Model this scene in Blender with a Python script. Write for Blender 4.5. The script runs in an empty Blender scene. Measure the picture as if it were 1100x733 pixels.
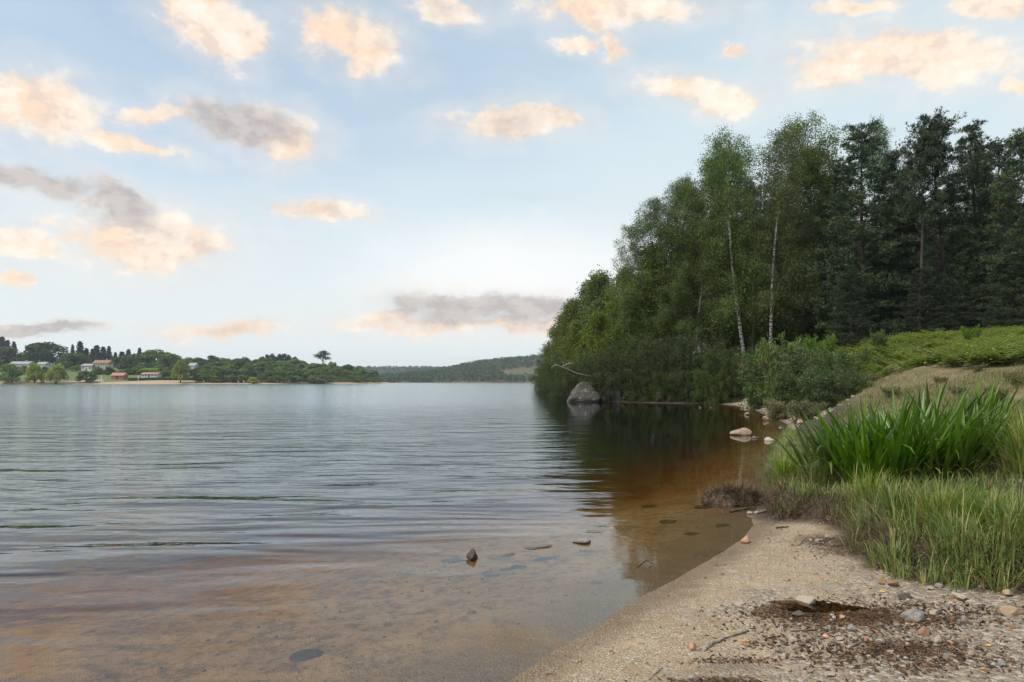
import bpy, bmesh, math, random
import numpy as np
from mathutils import Vector

# ---------------------------------------------------------------- camera, world, sun, exposure
SC = bpy.context.scene
COL = SC.collection
R = math.radians
EYE, HOR, FPX = 1.70, 410.0, 733.0          # eye height (m), horizon row and focal length of the 1100 px wide photograph

cam_data = bpy.data.cameras.new("camera")
cam = bpy.data.objects.new("camera", cam_data)
COL.objects.link(cam)
cam_data.sensor_width = 36.0
cam_data.lens = 36.0 * FPX / 1100.0
cam_data.shift_y = (HOR - 366.5) / 1100.0
cam_data.clip_start = 0.05
cam_data.clip_end = 12000
cam.location = (0, 0, EYE)
cam.rotation_euler = (R(90), 0, 0)
SC.camera = cam

SC.view_settings.view_transform = 'Standard'
SC.view_settings.look = 'None'
SC.view_settings.gamma = 1.0
SC.view_settings.use_curve_mapping = False
SC.view_settings.exposure = 0.56
cy = SC.cycles
cy.max_bounces = 8
cy.diffuse_bounces = 3
cy.glossy_bounces = 3
cy.transmission_bounces = 4
cy.transparent_max_bounces = 12
cy.volume_bounces = 0
cy.use_denoising = True
cy.caustics_reflective = False
cy.caustics_refractive = False

SUN_EL, SUN_AZ = 50.0, -118.0                # azimuth from +Y towards +X (degrees): from the left and a little behind

class NT:
    """Small helper to wire node trees."""
    def __init__(self, tree):
        self.t = tree
        tree.nodes.clear()
    def n(self, kind, **kw):
        nd = self.t.nodes.new(kind)
        ins = kw.pop('ins', {})
        for k, v in kw.items():
            setattr(nd, k, v)
        for k, v in ins.items():
            self.set(nd.inputs[k], v)
        return nd
    def set(self, sock, v):
        if isinstance(v, bpy.types.NodeSocket):
            self.t.links.new(v, sock)
        else:
            if sock.type == 'RGBA' and len(v) == 3:
                v = (*v, 1.0)
            sock.default_value = v
    def math(self, op, a, b=0.0, c=None, clamp=False):
        nd = self.t.nodes.new('ShaderNodeMath')
        nd.operation = op
        nd.use_clamp = clamp
        self.set(nd.inputs[0], a)
        self.set(nd.inputs[1], b)
        if c is not None:
            self.set(nd.inputs[2], c)
        return nd.outputs[0]
    def step(self, v, a, b, lo=0.0, hi=1.0):
        nd = self.t.nodes.new('ShaderNodeMapRange')
        nd.interpolation_type = 'SMOOTHSTEP'
        for k, x in zip(range(5), (v, a, b, lo, hi)):
            self.set(nd.inputs[k], x)
        return nd.outputs[0]
    def mix(self, f, a, b, mode='MIX'):
        nd = self.t.nodes.new('ShaderNodeMix')
        nd.data_type = 'RGBA'
        nd.blend_type = mode
        self.set(nd.inputs[0], f)
        self.set(nd.inputs[6], a)
        self.set(nd.inputs[7], b)
        return nd.outputs[2]
    def noise(self, vec, scale, detail=4.0, rough=0.55, dist=0.0):
        nd = self.n('ShaderNodeTexNoise', ins={'Scale': scale, 'Detail': detail, 'Roughness': rough, 'Distortion': dist})
        self.t.links.new(vec, nd.inputs['Vector'])
        return nd.outputs['Fac'], nd.outputs['Color']
    def mapping(self, vec, loc=(0, 0, 0), rot=(0, 0, 0), scale=(1, 1, 1), kind='POINT'):
        nd = self.n('ShaderNodeMapping', vector_type=kind, ins={'Location': loc, 'Rotation': rot, 'Scale': scale})
        self.t.links.new(vec, nd.inputs['Vector'])
        return nd.outputs[0]

world = bpy.data.worlds.new("World")
SC.world = world
world.use_nodes = True
W_ = NT(world.node_tree)
# clouds of this evening: azimuth/elevation as tangents (right, up) in 733rds, half sizes, tilt, how grey
CLOUDS = [
    (-322, 386, 50, 26, -38, 0), (-350, 402, 34, 16, -10, 0), (-285, 366, 26, 14, -20, 0),
    (-180, 372, 56, 24, -22, 0), (-155, 352, 30, 20, -10, 0), (-76, 404, 34, 13, -12, .35),
    (-515, 296, 62, 28, -12, 0), (-420, 260, 60, 9, -14, 0), (-565, 290, 40, 24, 0, 0),
    (-375, 288, 55, 9, 0, .1), (-292, 280, 64, 17, -14, .75), (-252, 262, 34, 22, -25, .1),
    (-510, 216, 58, 11, -8, .9), (-428, 192, 50, 15, -30, .8), (-395, 152, 85, 28, -3, .05), (-530, 152, 60, 14, -6, .1),
    (-545, 110, 30, 9, 0, .0), (-352, 150, 50, 18, -5, .25),
    (-5, 280, 60, 15, 2, .35), (45, 282, 26, 9, 0, .3), (-208, 182, 44, 9, -8, .3),
    (110, 402, 90, 15, 0, 0), (80, 392, 40, 12, -20, 0), (70, 364, 22, 7, 0, 0), (108, 358, 16, 13, 0, .2),
    (190, 313, 46, 15, -8, 0), (236, 300, 34, 13, 0, 0),
    (435, 352, 118, 27, -3, 0), (345, 336, 60, 20, 6, 0), (375, 404, 46, 8, 0, 0), (525, 404, 42, 12, 0, .1),
    (230, 356, 13, 6, 0, 0), (545, 314, 14, 8, 0, 0),
    (-25, 78, 98, 14, -2, 1.0), (-80, 62, 100, 9, 0, .25), (20, 58, 70, 9, 0, .3), (42, 76, 66, 12, 2, 1.0),
    (-312, 54, 62, 8, 0, .3), (-510, 57, 70, 6, 3, .9),
    (-900, 200, 120, 40, -5, .2), (-1000, 330, 140, 40, 4, .1), (900, 250, 130, 40, 5, .1), (1050, 120, 150, 20, 0, .4),
]
def build_world():
    w = W_
    vneg = w.n('ShaderNodeTexCoord').outputs['Generated']      # direction looked at
    sep = w.n('ShaderNodeSeparateXYZ', ins={0: vneg})
    ay = w.math('MAXIMUM', w.math('ABSOLUTE', sep.outputs[1]), 0.02)
    u = w.math('DIVIDE', sep.outputs[0], ay)
    v = w.math('DIVIDE', sep.outputs[2], ay)
    uv = w.n('ShaderNodeCombineXYZ', ins={0: u, 1: v, 2: 0.0}).outputs[0]
    # billowing edges: warp the sky coordinates with turbulent noise
    sv = w.mapping(vneg, scale=(1.0, 1.0, 1.5))
    n1, c1 = w.noise(sv, 9.0, 7, .58)
    n2, c2 = w.noise(sv, 34.0, 6, .62)
    off = w.n('ShaderNodeVectorMath', operation='SUBTRACT', ins={0: c1, 1: (.5, .5, .5)}).outputs[0]
    off = w.n('ShaderNodeVectorMath', operation='MULTIPLY', ins={0: off, 1: (.11, .055, 0)}).outputs[0]
    off2 = w.n('ShaderNodeVectorMath', operation='SUBTRACT', ins={0: c2, 1: (.5, .5, .5)}).outputs[0]
    off2 = w.n('ShaderNodeVectorMath', operation='MULTIPLY', ins={0: off2, 1: (.045, .028, 0)}).outputs[0]
    off = w.n('ShaderNodeVectorMath', operation='ADD', ins={0: off, 1: off2}).outputs[0]
    uvw = w.n('ShaderNodeVectorMath', operation='ADD', ins={0: uv, 1: off}).outputs[0]
    dens = None
    grey = None
    for (cx, cz, a, b, rot, g) in CLOUDS:
        m = w.mapping(uvw, loc=(cx / FPX, cz / FPX, 0), rot=(0, 0, R(rot)), scale=(a / FPX * 1.5, b / FPX * 1.7, 1), kind='TEXTURE')
        q = w.n('ShaderNodeVectorMath', operation='LENGTH', ins={0: m}).outputs['Value']
        f = w.math('SUBTRACT', 1.0, q)
        dens = f if dens is None else w.math('SMOOTH_MAX', dens, f, .12)
        if g > 0:
            gg = w.math('MULTIPLY', w.math('MAXIMUM', w.math('ADD', f, .12), 0.0), g)
            grey = gg if grey is None else w.math('MAXIMUM', grey, gg)
    n3, _ = w.noise(sv, 15.0, 8, .60)
    n5, _ = w.noise(w.mapping(sv, loc=(.013, 0, .012)), 15.0, 8, .60)        # the same billows seen a little towards the light: shaded sides
    d = w.math('ADD', dens, w.math('MULTIPLY', w.math('SUBTRACT', n3, .45), 1.25))
    d = w.math('ADD', d, w.math('MULTIPLY', w.math('SUBTRACT', n2, .5), .4))
    halo = w.math('MULTIPLY', w.step(d, -.55, .35), .30)
    cover = w.math('MAXIMUM', w.step(d, .02, .72), halo)
    cover = w.math('MULTIPLY', cover, w.step(sep.outputs[2], .0, .04))
    # high veil thickening towards the horizon
    n4, _ = w.noise(w.mapping(vneg, scale=(1.2, 1.2, 5.0)), 2.3, 5, .6)
    el = sep.outputs[2]
    veil = w.math('ADD', w.step(el, .0, .62, 1.0, .42), w.math('MULTIPLY', w.math('SUBTRACT', n4, .5), .5), clamp=True)
    right = w.step(sep.outputs[0], -.45, .5, 0., .42)
    veil = w.math('ADD', veil, w.math('MULTIPLY', right, w.step(el, .02, .3)), clamp=True)
    sky = w.n('ShaderNodeTexSky', sky_type='NISHITA', sun_disc=False, sun_elevation=R(SUN_EL), sun_rotation=R(SUN_AZ),
              air_density=1.0, dust_density=.6, ozone_density=1.3)
    skyc = w.n('ShaderNodeVectorMath', operation='SCALE', ins={0: sky.outputs[0], 'Scale': 0.115}).outputs[0]
    veilc = w.mix(w.step(el, .0, .45), (.60, .645, .65), (.45, .545, .60))
    base = w.mix(veil, skyc, veilc)
    # white glow of thin cloud low in the middle
    m = w.mapping(uvw, loc=(0, 112 / FPX, 0), scale=(190 / FPX, 70 / FPX, 1), kind='TEXTURE')
    q = w.n('ShaderNodeVectorMath', operation='LENGTH', ins={0: m}).outputs['Value']
    base = w.mix(w.step(q, 1.3, .1, 0., .8), base, (.72, .72, .71))
    peach = w.mix(w.step(n3, .35, .65), (.75, .55, .39), (.76, .65, .54))
    relief = w.math('SUBTRACT', n3, n5)
    peach = w.mix(w.step(relief, -.02, -.12, 0., .5), peach, (.54, .44, .39))
    peach = w.mix(w.step(relief, .02, .12, 0., .5), peach, (.82, .74, .65))
    peach = w.mix(w.step(cover, .2, .9, .5, 0.), peach, (.60, .575, .57))
    gr = w.step(w.math('ADD', grey, w.math('MULTIPLY', w.math('SUBTRACT', n1, .5), .5)), .05, .6)
    cl = w.mix(gr, peach, w.mix(w.step(relief, -.08, .08), (.36, .32, .305), (.46, .41, .385)))
    skyout = w.mix(w.math('MULTIPLY', cover, .88), base, cl)
    bg = w.n('ShaderNodeBackground', ins={'Color': skyout, 'Strength': 1.0})
    out = w.n('ShaderNodeOutputWorld')
    w.t.links.new(bg.outputs[0], out.inputs[0])
build_world()
world.cycles.sampling_method = 'MANUAL'
world.cycles.sample_map_resolution = 512

sun_data = bpy.data.lights.new("sun", 'SUN')
sun_data.energy = 2.7
sun_data.angle = R(14)
sun_data.color = (1.0, .93, .82)
sun = bpy.data.objects.new("sun", sun_data)
COL.objects.link(sun)
sd = Vector((math.sin(R(SUN_AZ)) * math.cos(R(SUN_EL)), math.cos(R(SUN_AZ)) * math.cos(R(SUN_EL)), math.sin(R(SUN_EL))))
sun.rotation_euler = sd.to_track_quat('Z', 'Y').to_euler()
sun.location = (0, 0, 200)

# ---------------------------------------------------------------- helpers
def tag(o, label=None, cat=None, group=None, kind=None):
    if label: o['label'] = label
    if cat: o['category'] = cat
    if group: o['group'] = group
    if kind: o['kind'] = kind
    return o

class MB:
    """Collects vertices, triangles and quads, then links them as ONE mesh object."""
    def __init__(self):
        self.v, self.q, self.t, self.mq, self.mt, self.n = [], [], [], [], [], 0
    def add(self, v, q=None, t=None, mi=0):
        v = np.asarray(v, float).reshape(-1, 3)
        if q is not None and len(q):
            self.q.append(np.asarray(q, int) + self.n)
            self.mq.append(np.full(len(q), mi))
        if t is not None and len(t):
            self.t.append(np.asarray(t, int) + self.n)
            self.mt.append(np.full(len(t), mi))
        self.v.append(v)
        self.n += len(v)
    def mesh(self, name, mats, smooth=True):
        me = bpy.data.meshes.new(name)
        v = np.concatenate(self.v) if self.v else np.zeros((0, 3))
        q = np.concatenate(self.q) if self.q else np.zeros((0, 4), int)
        t = np.concatenate(self.t) if self.t else np.zeros((0, 3), int)
        me.vertices.add(len(v))
        me.vertices.foreach_set('co', v.astype(np.float32).ravel())
        me.loops.add(q.size + t.size)
        me.loops.foreach_set('vertex_index', np.concatenate([q.ravel(), t.ravel()]).astype(np.int32))
        me.polygons.add(len(q) + len(t))
        starts = np.concatenate([np.arange(len(q)) * 4, q.size + np.arange(len(t)) * 3])
        me.polygons.foreach_set('loop_start', starts.astype(np.int32))
        mi = np.concatenate(self.mq + self.mt) if (self.mq or self.mt) else np.zeros(0)
        me.polygons.foreach_set('material_index', mi.astype(np.int32))
        me.polygons.foreach_set('use_smooth', np.full(len(q) + len(t), smooth))
        for m in (mats if isinstance(mats, (list, tuple)) else [mats]):
            me.materials.append(m)
        me.update(calc_edges=True)
        me.validate()
        return me
    def build(self, name, mats, parent=None, smooth=True):
        o = bpy.data.objects.new(name, self.mesh(name, mats, smooth))
        COL.objects.link(o)
        if parent: o.parent = parent
        return o

def empty(name, loc=(0, 0, 0), rz=0.0):
    o = bpy.data.objects.new(name, None)
    o.empty_display_size = .2
    COL.objects.link(o)
    o.location = loc
    o.rotation_euler = (0, 0, rz)
    return o

def copy_tree(src):
    r = src.copy(); COL.objects.link(r)
    for ch in list(src.children):
        c = ch.copy(); COL.objects.link(c); c.parent = r
        for g in list(ch.children):
            e = g.copy(); COL.objects.link(e); e.parent = c
    return r

def norm(a):
    return a / np.maximum(np.linalg.norm(a, axis=-1, keepdims=True), 1e-9)

def tube(mb, pts, rad, sides=6, mi=0, cap=True):
    pts = np.asarray(pts, float); rad = np.asarray(rad, float)
    n = len(pts)
    tan = norm(np.gradient(pts, axis=0))
    ref = np.where(np.abs(tan[:, 2:3]) > .9, np.array([[1., 0, 0]]), np.array([[0, 0, 1.]]))
    if n > 1: ref[:] = ref[0]
    s = norm(np.cross(tan, ref)); b = norm(np.cross(s, tan))
    a = np.arange(sides) * 2 * np.pi / sides
    ring = s[:, None] * np.cos(a)[None, :, None] + b[:, None] * np.sin(a)[None, :, None]
    v = (pts[:, None] + ring * rad[:, None, None]).reshape(-1, 3)
    i, j = np.meshgrid(np.arange(n - 1), np.arange(sides), indexing='ij')
    j2 = (j + 1) % sides
    q = np.stack([i * sides + j, i * sides + j2, (i + 1) * sides + j2, (i + 1) * sides + j], -1).reshape(-1, 4)
    t = []
    if cap:
        v = np.vstack([v, pts[-1:], pts[:1]])
        c = n * sides
        t = [[(n - 1) * sides + k, (n - 1) * sides + (k + 1) % sides, c] for k in range(sides)]
        t += [[(k + 1) % sides, k, c + 1] for k in range(sides)]
    mb.add(v, q, t, mi)

def box(mb, x0, x1, y0, y1, z0, z1, mi=0):
    v = [(x, y, z) for z in (z0, z1) for y in (y0, y1) for x in (x0, x1)]
    q = [(0, 2, 3, 1), (4, 5, 7, 6), (0, 1, 5, 4), (2, 6, 7, 3), (0, 4, 6, 2), (1, 3, 7, 5)]
    mb.add(v, q, None, mi)

def diamonds(mb, c, axis, side, ln, wd, mi=0):
    """Leaf-sized faces: centre, long axis, side axis, length, width."""
    a = axis * (ln / 2)[:, None]; s = side * (wd / 2)[:, None]
    nrm = np.cross(axis, side) * (wd * .18)[:, None]
    v = np.stack([c - a, c + s - a * .1 + nrm, c + a, c - s - a * .1 + nrm], 1).reshape(-1, 3)
    k = np.arange(len(c))[:, None] * 4
    mb.add(v, k + np.array([[0, 1, 2, 3]]), None, mi)

def blades(mb, base, az, L, w, lean, curl, K=5, mi=0, face=None, tip=.06, fold=0.0):
    """Strap leaves: curved tapering strips."""
    N = len(base)
    s = np.linspace(0, 1, K + 1)
    th = lean[:, None] + curl[:, None] * s[None] ** 1.8
    hd = np.stack([np.cos(az), np.sin(az), 0 * az], -1)
    step = (L / K)[:, None]
    dh = np.sin(th) * step; dz = np.cos(th) * step
    ch = np.cumsum(np.concatenate([np.zeros((N, 1)), dh[:, :-1]], 1), 1)
    cz = np.cumsum(np.concatenate([np.zeros((N, 1)), dz[:, :-1]], 1), 1)
    p = base[:, None] + hd[:, None] * ch[..., None]
    p[..., 2] += cz
    if face is None: face = az + np.pi / 2
    sd_ = np.stack([np.cos(face), np.sin(face), 0 * face], -1)
    prof = np.minimum(1.0, .62 + s * 1.6) * np.clip((1 - s) / .45, 0, 1) ** .75
    prof = np.maximum(prof, tip * (s < .999))
    hw = (w / 2)[:, None] * prof[None]
    lft = p - sd_[:, None] * hw[..., None]; rgt = p + sd_[:, None] * hw[..., None]
    if fold:
        n = np.cross(sd_, np.array([0, 0, 1.]))
        mid = p + n[:, None] * (hw * fold)[..., None]
        v = np.stack([lft, mid, rgt], 2).reshape(-1, 3); m = 3
    else:
        v = np.stack([lft, rgt], 2).reshape(-1, 3); m = 2
    q = []
    for k in range(K):
        for e in range(m - 1):
            q.append([k * m + e, k * m + e + 1, (k + 1) * m + e + 1, (k + 1) * m + e])
    q = np.array(q)
    off = (np.arange(N) * (K + 1) * m)[:, None, None]
    mb.add(v, (q[None] + off).reshape(-1, 4), None, mi)

def vhash(ix, iy, seed):
    h = (ix.astype(np.int64) * 374761393 + iy.astype(np.int64) * 668265263 + seed * 974711) & 0x7fffffff
    h = ((h ^ (h >> 13)) * 1274126177) & 0x7fffffff
    return ((h ^ (h >> 16)) & 0xffff) / 65535.0
def vnoise(x, y, seed=0):
    x = np.asarray(x, float); y = np.asarray(y, float)
    ix = np.floor(x).astype(np.int64); iy = np.floor(y).astype(np.int64)
    fx = x - ix; fy = y - iy
    fx = fx * fx * (3 - 2 * fx); fy = fy * fy * (3 - 2 * fy)
    a = vhash(ix, iy, seed); b = vhash(ix + 1, iy, seed); c = vhash(ix, iy + 1, seed); d = vhash(ix + 1, iy + 1, seed)
    return (a + (b - a) * fx) * (1 - fy) + (c + (d - c) * fx) * fy - .5
def fbm(x, y, seed=0, oct=4):
    s = 0; a = 1.0
    for k in range(oct):
        s = s + a * vnoise(x * 2 ** k, y * 2 ** k, seed + k * 17); a *= .5
    return s
def sstep(x, a, b):
    t = np.clip((x - a) / (b - a), 0, 1)
    return t * t * (3 - 2 * t)

# ---------------------------------------------------------------- lie of the land
def Wp(px, py, z=0.0):
    Y = (EYE - z) * FPX / (py - HOR)
    return ((px - 550) / FPX * Y, Y)

SHORE = [(-40, -40), (-9, -7), (-4.0, -1.2), (-1.5, 1.6)] + [Wp(*p) for p in [
    (545, 733), (600, 696), (660, 660), (720, 627), (768, 601), (800, 580), (812, 565), (808, 553), (818, 538), (820, 515),
    (823, 500), (832, 482), (848, 466), (846, 456), (832, 449), (812, 441), (790, 436), (770, 434.5), (700, 433), (660, 432), (640, 430)]] + [
    (6.2, 66), (6.6, 80), (7.0, 100), (7.6, 125), (9, 150), (16, 170), (60, 190), (200, 240), (600, 330), (2900, 900), (2900, -2900), (-40, -2900)]
LEFTSHORE = [(-2900, 150), (-700, 330), (-430, 395), (-311, 414), (-225, 432), (-157, 462), (-128, 520), (-112, 590), (-108, 640), (-150, 740), (-420, 900), (-2900, 1300)]
FARSHORE = [(-2900, 1500), (-900, 1240), (-500, 1080), (-200, 1000), (0, 960), (200, 930), (700, 900), (2900, 1000), (2900, 2990), (-2900, 2990)]
BANK = [Wp(832, 550, .10), Wp(862, 549, .12), Wp(905, 556, .16), Wp(932, 576, .2), Wp(952, 595, .22), Wp(985, 604, .24), Wp(1045, 612, .26), Wp(1110, 618, .28), (6.5, 5.0), (14, 3.0),
        (60, 0), (60, 40), (30, 34), (14.5, 30), (10.3, 24.4), (7.25, 18.3), (5.25, 13.8), (4.35, 11.3)]

def sdist(poly, x, y):
    P = np.array(poly, float); Q = np.roll(P, -1, 0)
    d = np.full(x.shape, 1e18); ins = np.zeros(x.shape, bool)
    for (x0, y0), (x1, y1) in zip(P, Q):
        ex, ey = x1 - x0, y1 - y0
        t = np.clip(((x - x0) * ex + (y - y0) * ey) / (ex * ex + ey * ey), 0, 1)
        d = np.minimum(d, (x - x0 - t * ex) ** 2 + (y - y0 - t * ey) ** 2)
        if y0 != y1:
            c = ((y0 > y) != (y1 > y)) & (x < (x1 - x0) * (y - y0) / (y1 - y0) + x0)
            ins ^= c
    return np.where(ins, 1, -1) * np.sqrt(d)

PUDDLES = [Wp(862, 640, .15) + (.24, .14, .055), Wp(905, 642, .16) + (.34, .12, .05), Wp(1000, 648, .18) + (.5, .07, .03)]
def height(x, y, full=False):
    x = np.asarray(x, float); y = np.asarray(y, float)
    r = np.hypot(x, y)
    wob = .10 * fbm(x * 1.1, y * 1.1, 5) * sstep(r, 3, 6) + .8 * fbm(x * .12, y * .12, 9, 3) * sstep(r, 25, 60)
    d1 = sdist(SHORE, x, y) + wob
    d2 = sdist(LEFTSHORE, x, y) + 8 * fbm(x * .02, y * .02, 3, 3)
    d3 = sdist(FARSHORE, x, y) + 14 * fbm(x * .01, y * .01, 4, 3)
    # under water
    t = np.maximum(0, -np.maximum(np.maximum(d1, d2), d3))
    zw = -((.085 + .15 * sstep(y, 8.0, 14)) * np.minimum(t, 3.2) + 3.2 * (1 - np.exp(-np.maximum(t - 3.2, 0) * .045)))
    zw = zw + .05 * fbm(x * .9, y * .9, 21) * sstep(t, .2, 2)
    # near land
    dp = np.maximum(d1, 0)
    bk = sdist(BANK, x, y) + .16 * fbm(x * 2.3, y * 2.3, 6)
    q = np.clip(dp - 8, 0, 13)
    ramp = .36 * np.logaddexp(0, (np.minimum(dp, 60) - 1.6) * 2.5) / 2.5 * sstep(y, 6, 14)
    z1 = .07 * np.minimum(dp, 8) + .24 * sstep(bk, -.02, .2) + 2.3 * (1 - np.exp(-ramp / 2.3)) + 1.75 * sstep(y, 24, 42) * sstep(dp, 1.5, 6) + .05 * np.clip(dp - 18, 0, 40)
    z1 = z1 + (.025 * fbm(x * 1.7, y * 1.7, 31, 4) + .012 * fbm(x * 9, y * 9, 33, 3)) * sstep(dp, .1, .7) + .25 * fbm(x * .25, y * .25, 35, 3) * sstep(dp, 5, 14)
    for (cx, cy_, a, b, dd) in PUDDLES:
        z1 = z1 - dd * np.exp(-(((x - cx) / a) ** 2 + ((y - cy_) / b) ** 2) * 1.3)
    z2 = 15 * (1 - np.exp(-.165 * np.maximum(d2, 0) / 15)) + 2.0 * fbm(x * .01, y * .01, 41, 3) * sstep(d2, 30, 90)
    dq = np.maximum(d3, 0)
    ridge = 44 / (1 + np.exp(-(x + 115) / 62.0)) + 4
    z3 = ridge * sstep(dq, -40, 430) + 5 * fbm(x * .006, y * .006, 51, 3) * sstep(dq, 40, 200)
    z3 = np.maximum(z3, 26 * sstep(y, 1650, 2150) * sstep(-x, -100, 250) + 14 * sstep(y, 1700, 2300))
    z = np.where(d1 > 0, z1, np.where(d2 > 0, z2, np.where(d3 > 0, np.minimum(z3, .08 * dq + 60), zw)))
    return (z, d1, d2, d3, bk) if full else z

YS = np.geomspace(1.2, 800, 5000)
def G(px, py):
    """Where the line of sight through a point of the photograph meets the ground."""
    X = (px - 550) / FPX * YS; Z = EYE - (py - HOR) / FPX * YS
    k = int(np.argmax(height(X, YS) >= Z))
    if k == 0: k = len(YS) - 1
    z = float(height(X[k:k + 1], YS[k:k + 1])[0])
    return np.array([X[k], YS[k], z])
def H1(x, y):
    return float(height(np.array([x]), np.array([y]))[0])

# ---------------------------------------------------------------- materials
def new_mat(name):
    m = bpy.data.materials.new(name); m.use_nodes = True
    return m, NT(m.node_tree)
def finish(nt, bsdf_socket, disp=None):
    o = nt.n('ShaderNodeOutputMaterial')
    nt.t.links.new(bsdf_socket, o.inputs['Surface'])
def bump(nt, h, dist=.01, strength=1.0, normal=None):
    b = nt.n('ShaderNodeBump', ins={'Strength': strength, 'Distance': dist, 'Height': h})
    if normal is not None: nt.t.links.new(normal, b.inputs['Normal'])
    return b.outputs[0]
def pbsdf(nt, col, rough=.8, normal=None, spec=.3, **kw):
    b = nt.n('ShaderNodeBsdfPrincipled', ins={'Base Color': col, 'Roughness': rough, 'Specular IOR Level': spec})
    for k, v in kw.items(): nt.set(b.inputs[k], v)
    if normal is not None: nt.t.links.new(normal, b.inputs['Normal'])
    return b.outputs[0]
def coord(nt, kind='Object'):
    return nt.n('ShaderNodeTexCoord').outputs[kind]

def leaf_mat(name, cols, rough=.55, trans=.35, spec=.25, noise_scale=.0):
    """Leaves: hue differs from leaf to leaf and plant to plant."""
    m, t = new_mat(name)
    rnd = t.n('ShaderNodeNewGeometry').outputs['Random Per Island']
    ob = t.n('ShaderNodeObjectInfo').outputs['Random']
    rp = t.n('ShaderNodeValToRGB')
    el = rp.color_ramp.elements
    while len(el) < len(cols): el.new(.5)
    for k, c in enumerate(cols):
        el[k].position = k / (len(cols) - 1); el[k].color = (*c, 1)
    t.t.links.new(rnd, rp.inputs[0])
    hsv = t.n('ShaderNodeHueSaturation', ins={'Hue': t.step(ob, 0, 1, .488, .512), 'Saturation': t.step(t.math('FRACT', t.math('MULTIPLY', ob, 7.3)), 0, 1, .85, 1.1),
                                             'Value': t.step(t.math('FRACT', t.math('MULTIPLY', ob, 3.7)), 0, 1, .82, 1.18), 'Color': rp.outputs[0]})
    c = hsv.outputs[0]
    if noise_scale:
        f, _ = t.noise(coord(t), noise_scale, 3)
        c = t.mix(t.step(f, .35, .7), c, t.mix(1.0, c, (1.45, 1.35, .9), 'MULTIPLY'))
    b = pbsdf(t, c, rough, spec=spec)
    tr = t.n('ShaderNodeBsdfTranslucent', ins={'Color': t.mix(1.0, c, (1.25, 1.35, .7), 'MULTIPLY')}).outputs[0]
    mx = t.n('ShaderNodeMixShader', ins={0: trans}); t.t.links.new(b, mx.inputs[1]); t.t.links.new(tr, mx.inputs[2])
    finish(t, mx.outputs[0])
    return m

def plain_mat(name, col, rough=.8, var=.25, scale=6.0, spec=.3, bmp=.0, bscale=None, stretch=(1, 1, 1), metallic=0.0):
    m, t = new_mat(name)
    v = t.mapping(coord(t), scale=stretch)
    f, _ = t.noise(v, scale, 5, .6)
    lo = tuple(x * (1 - var) for x in col); hi = tuple(min(1, x * (1 + var)) for x in col)
    c = t.mix(t.step(f, .25, .75), lo, hi)
    n = None
    if bmp:
        f2, _ = t.noise(v, bscale or scale * 3, 6, .65)
        n = bump(t, f2, bmp)
    finish(t, pbsdf(t, c, rough, n, spec, Metallic=metallic))
    return m

def rock_mat(name, c1, c2, c3, scale=8.0, rough=.85, bmp=.01, lichen=0.0, bscale=30.0):
    m, t = new_mat(name)
    v = coord(t)
    ob = t.n('ShaderNodeObjectInfo').outputs['Random']
    vo = t.n('ShaderNodeVectorMath', operation='ADD', ins={0: v, 1: t.n('ShaderNodeCombineXYZ', ins={0: t.math('MULTIPLY', ob, 50.), 1: ob, 2: 0.}).outputs[0]}).outputs[0]
    f, _ = t.noise(vo, scale, 6, .65)
    f2, _ = t.noise(vo, scale * 7, 4, .7)
    c = t.mix(t.step(f, .35, .65), c1, c2)
    c = t.mix(t.step(f2, .5, .72), c, c3)
    if lichen:
        f3, _ = t.noise(vo, scale * 2.3, 5, .7, .6)
        c = t.mix(t.math('MULTIPLY', t.step(f3, .56, .66), lichen), c, (.33, .34, .28))
    c = t.mix(1.0, c, t.mix(ob, (.85, .86, .9), (1.12, 1.06, 1.0)), 'MULTIPLY')
    # wet below the waterline mark
    pz = t.n('ShaderNodeSeparateXYZ', ins={0: t.n('ShaderNodeNewGeometry').outputs['Position']}).outputs[2]
    wet = t.step(pz, .035, .012)
    c = t.mix(wet, c, t.mix(1.0, c, (.55, .52, .48), 'MULTIPLY'))
    fb, _ = t.noise(vo, bscale, 7, .7)
    finish(t, pbsdf(t, c, t.step(wet, 0, 1, rough, .35), bump(t, fb, bmp), .3))
    return m

M = {}
M['birch_leaf'] = leaf_mat('birch_leaf', [(0.071, 0.107, 0.024), (0.105, 0.150, 0.038), (0.148, 0.192, 0.056)])
M['broad_leaf'] = leaf_mat('broad_leaf', [(0.071, 0.105, 0.019), (0.112, 0.155, 0.031), (0.159, 0.197, 0.044)])
M['willow_leaf'] = leaf_mat('willow_leaf', [(0.040, 0.066, 0.016), (0.063, 0.098, 0.026), (0.098, 0.132, 0.040)])
M['shrub_leaf'] = leaf_mat('shrub_leaf', [(0.060, 0.100, 0.030), (0.095, 0.142, 0.047), (0.134, 0.185, 0.073)])
M['broom_leaf'] = leaf_mat('broom_leaf', [(0.061, 0.121, 0.018), (0.099, 0.176, 0.028), (0.154, 0.242, 0.045)])
M['pine_needle'] = leaf_mat('pine_needle', [(0.033, 0.055, 0.026), (0.053, 0.083, 0.037), (0.090, 0.119, 0.058)], trans=.12)
M['dark_needle'] = leaf_mat('dark_needle', [(0.027, 0.044, 0.021), (0.042, 0.066, 0.031), (0.069, 0.094, 0.045)], trans=.10)
M['iris_leaf'] = leaf_mat('iris_leaf', [(0.060, 0.111, 0.014), (0.084, 0.155, 0.021), (0.119, 0.205, 0.031)], .38, .35, .4)
M['dry_leaf'] = leaf_mat('dry_leaf', [(.18, .12, .06), (.32, .24, .12), (.42, .34, .19)])
M['grass_leaf'] = leaf_mat('grass_leaf', [(0.089, 0.150, 0.023), (0.132, 0.213, 0.033), (0.227, 0.277, 0.066), (0.357, 0.300, 0.099)], .5, .35)
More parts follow.
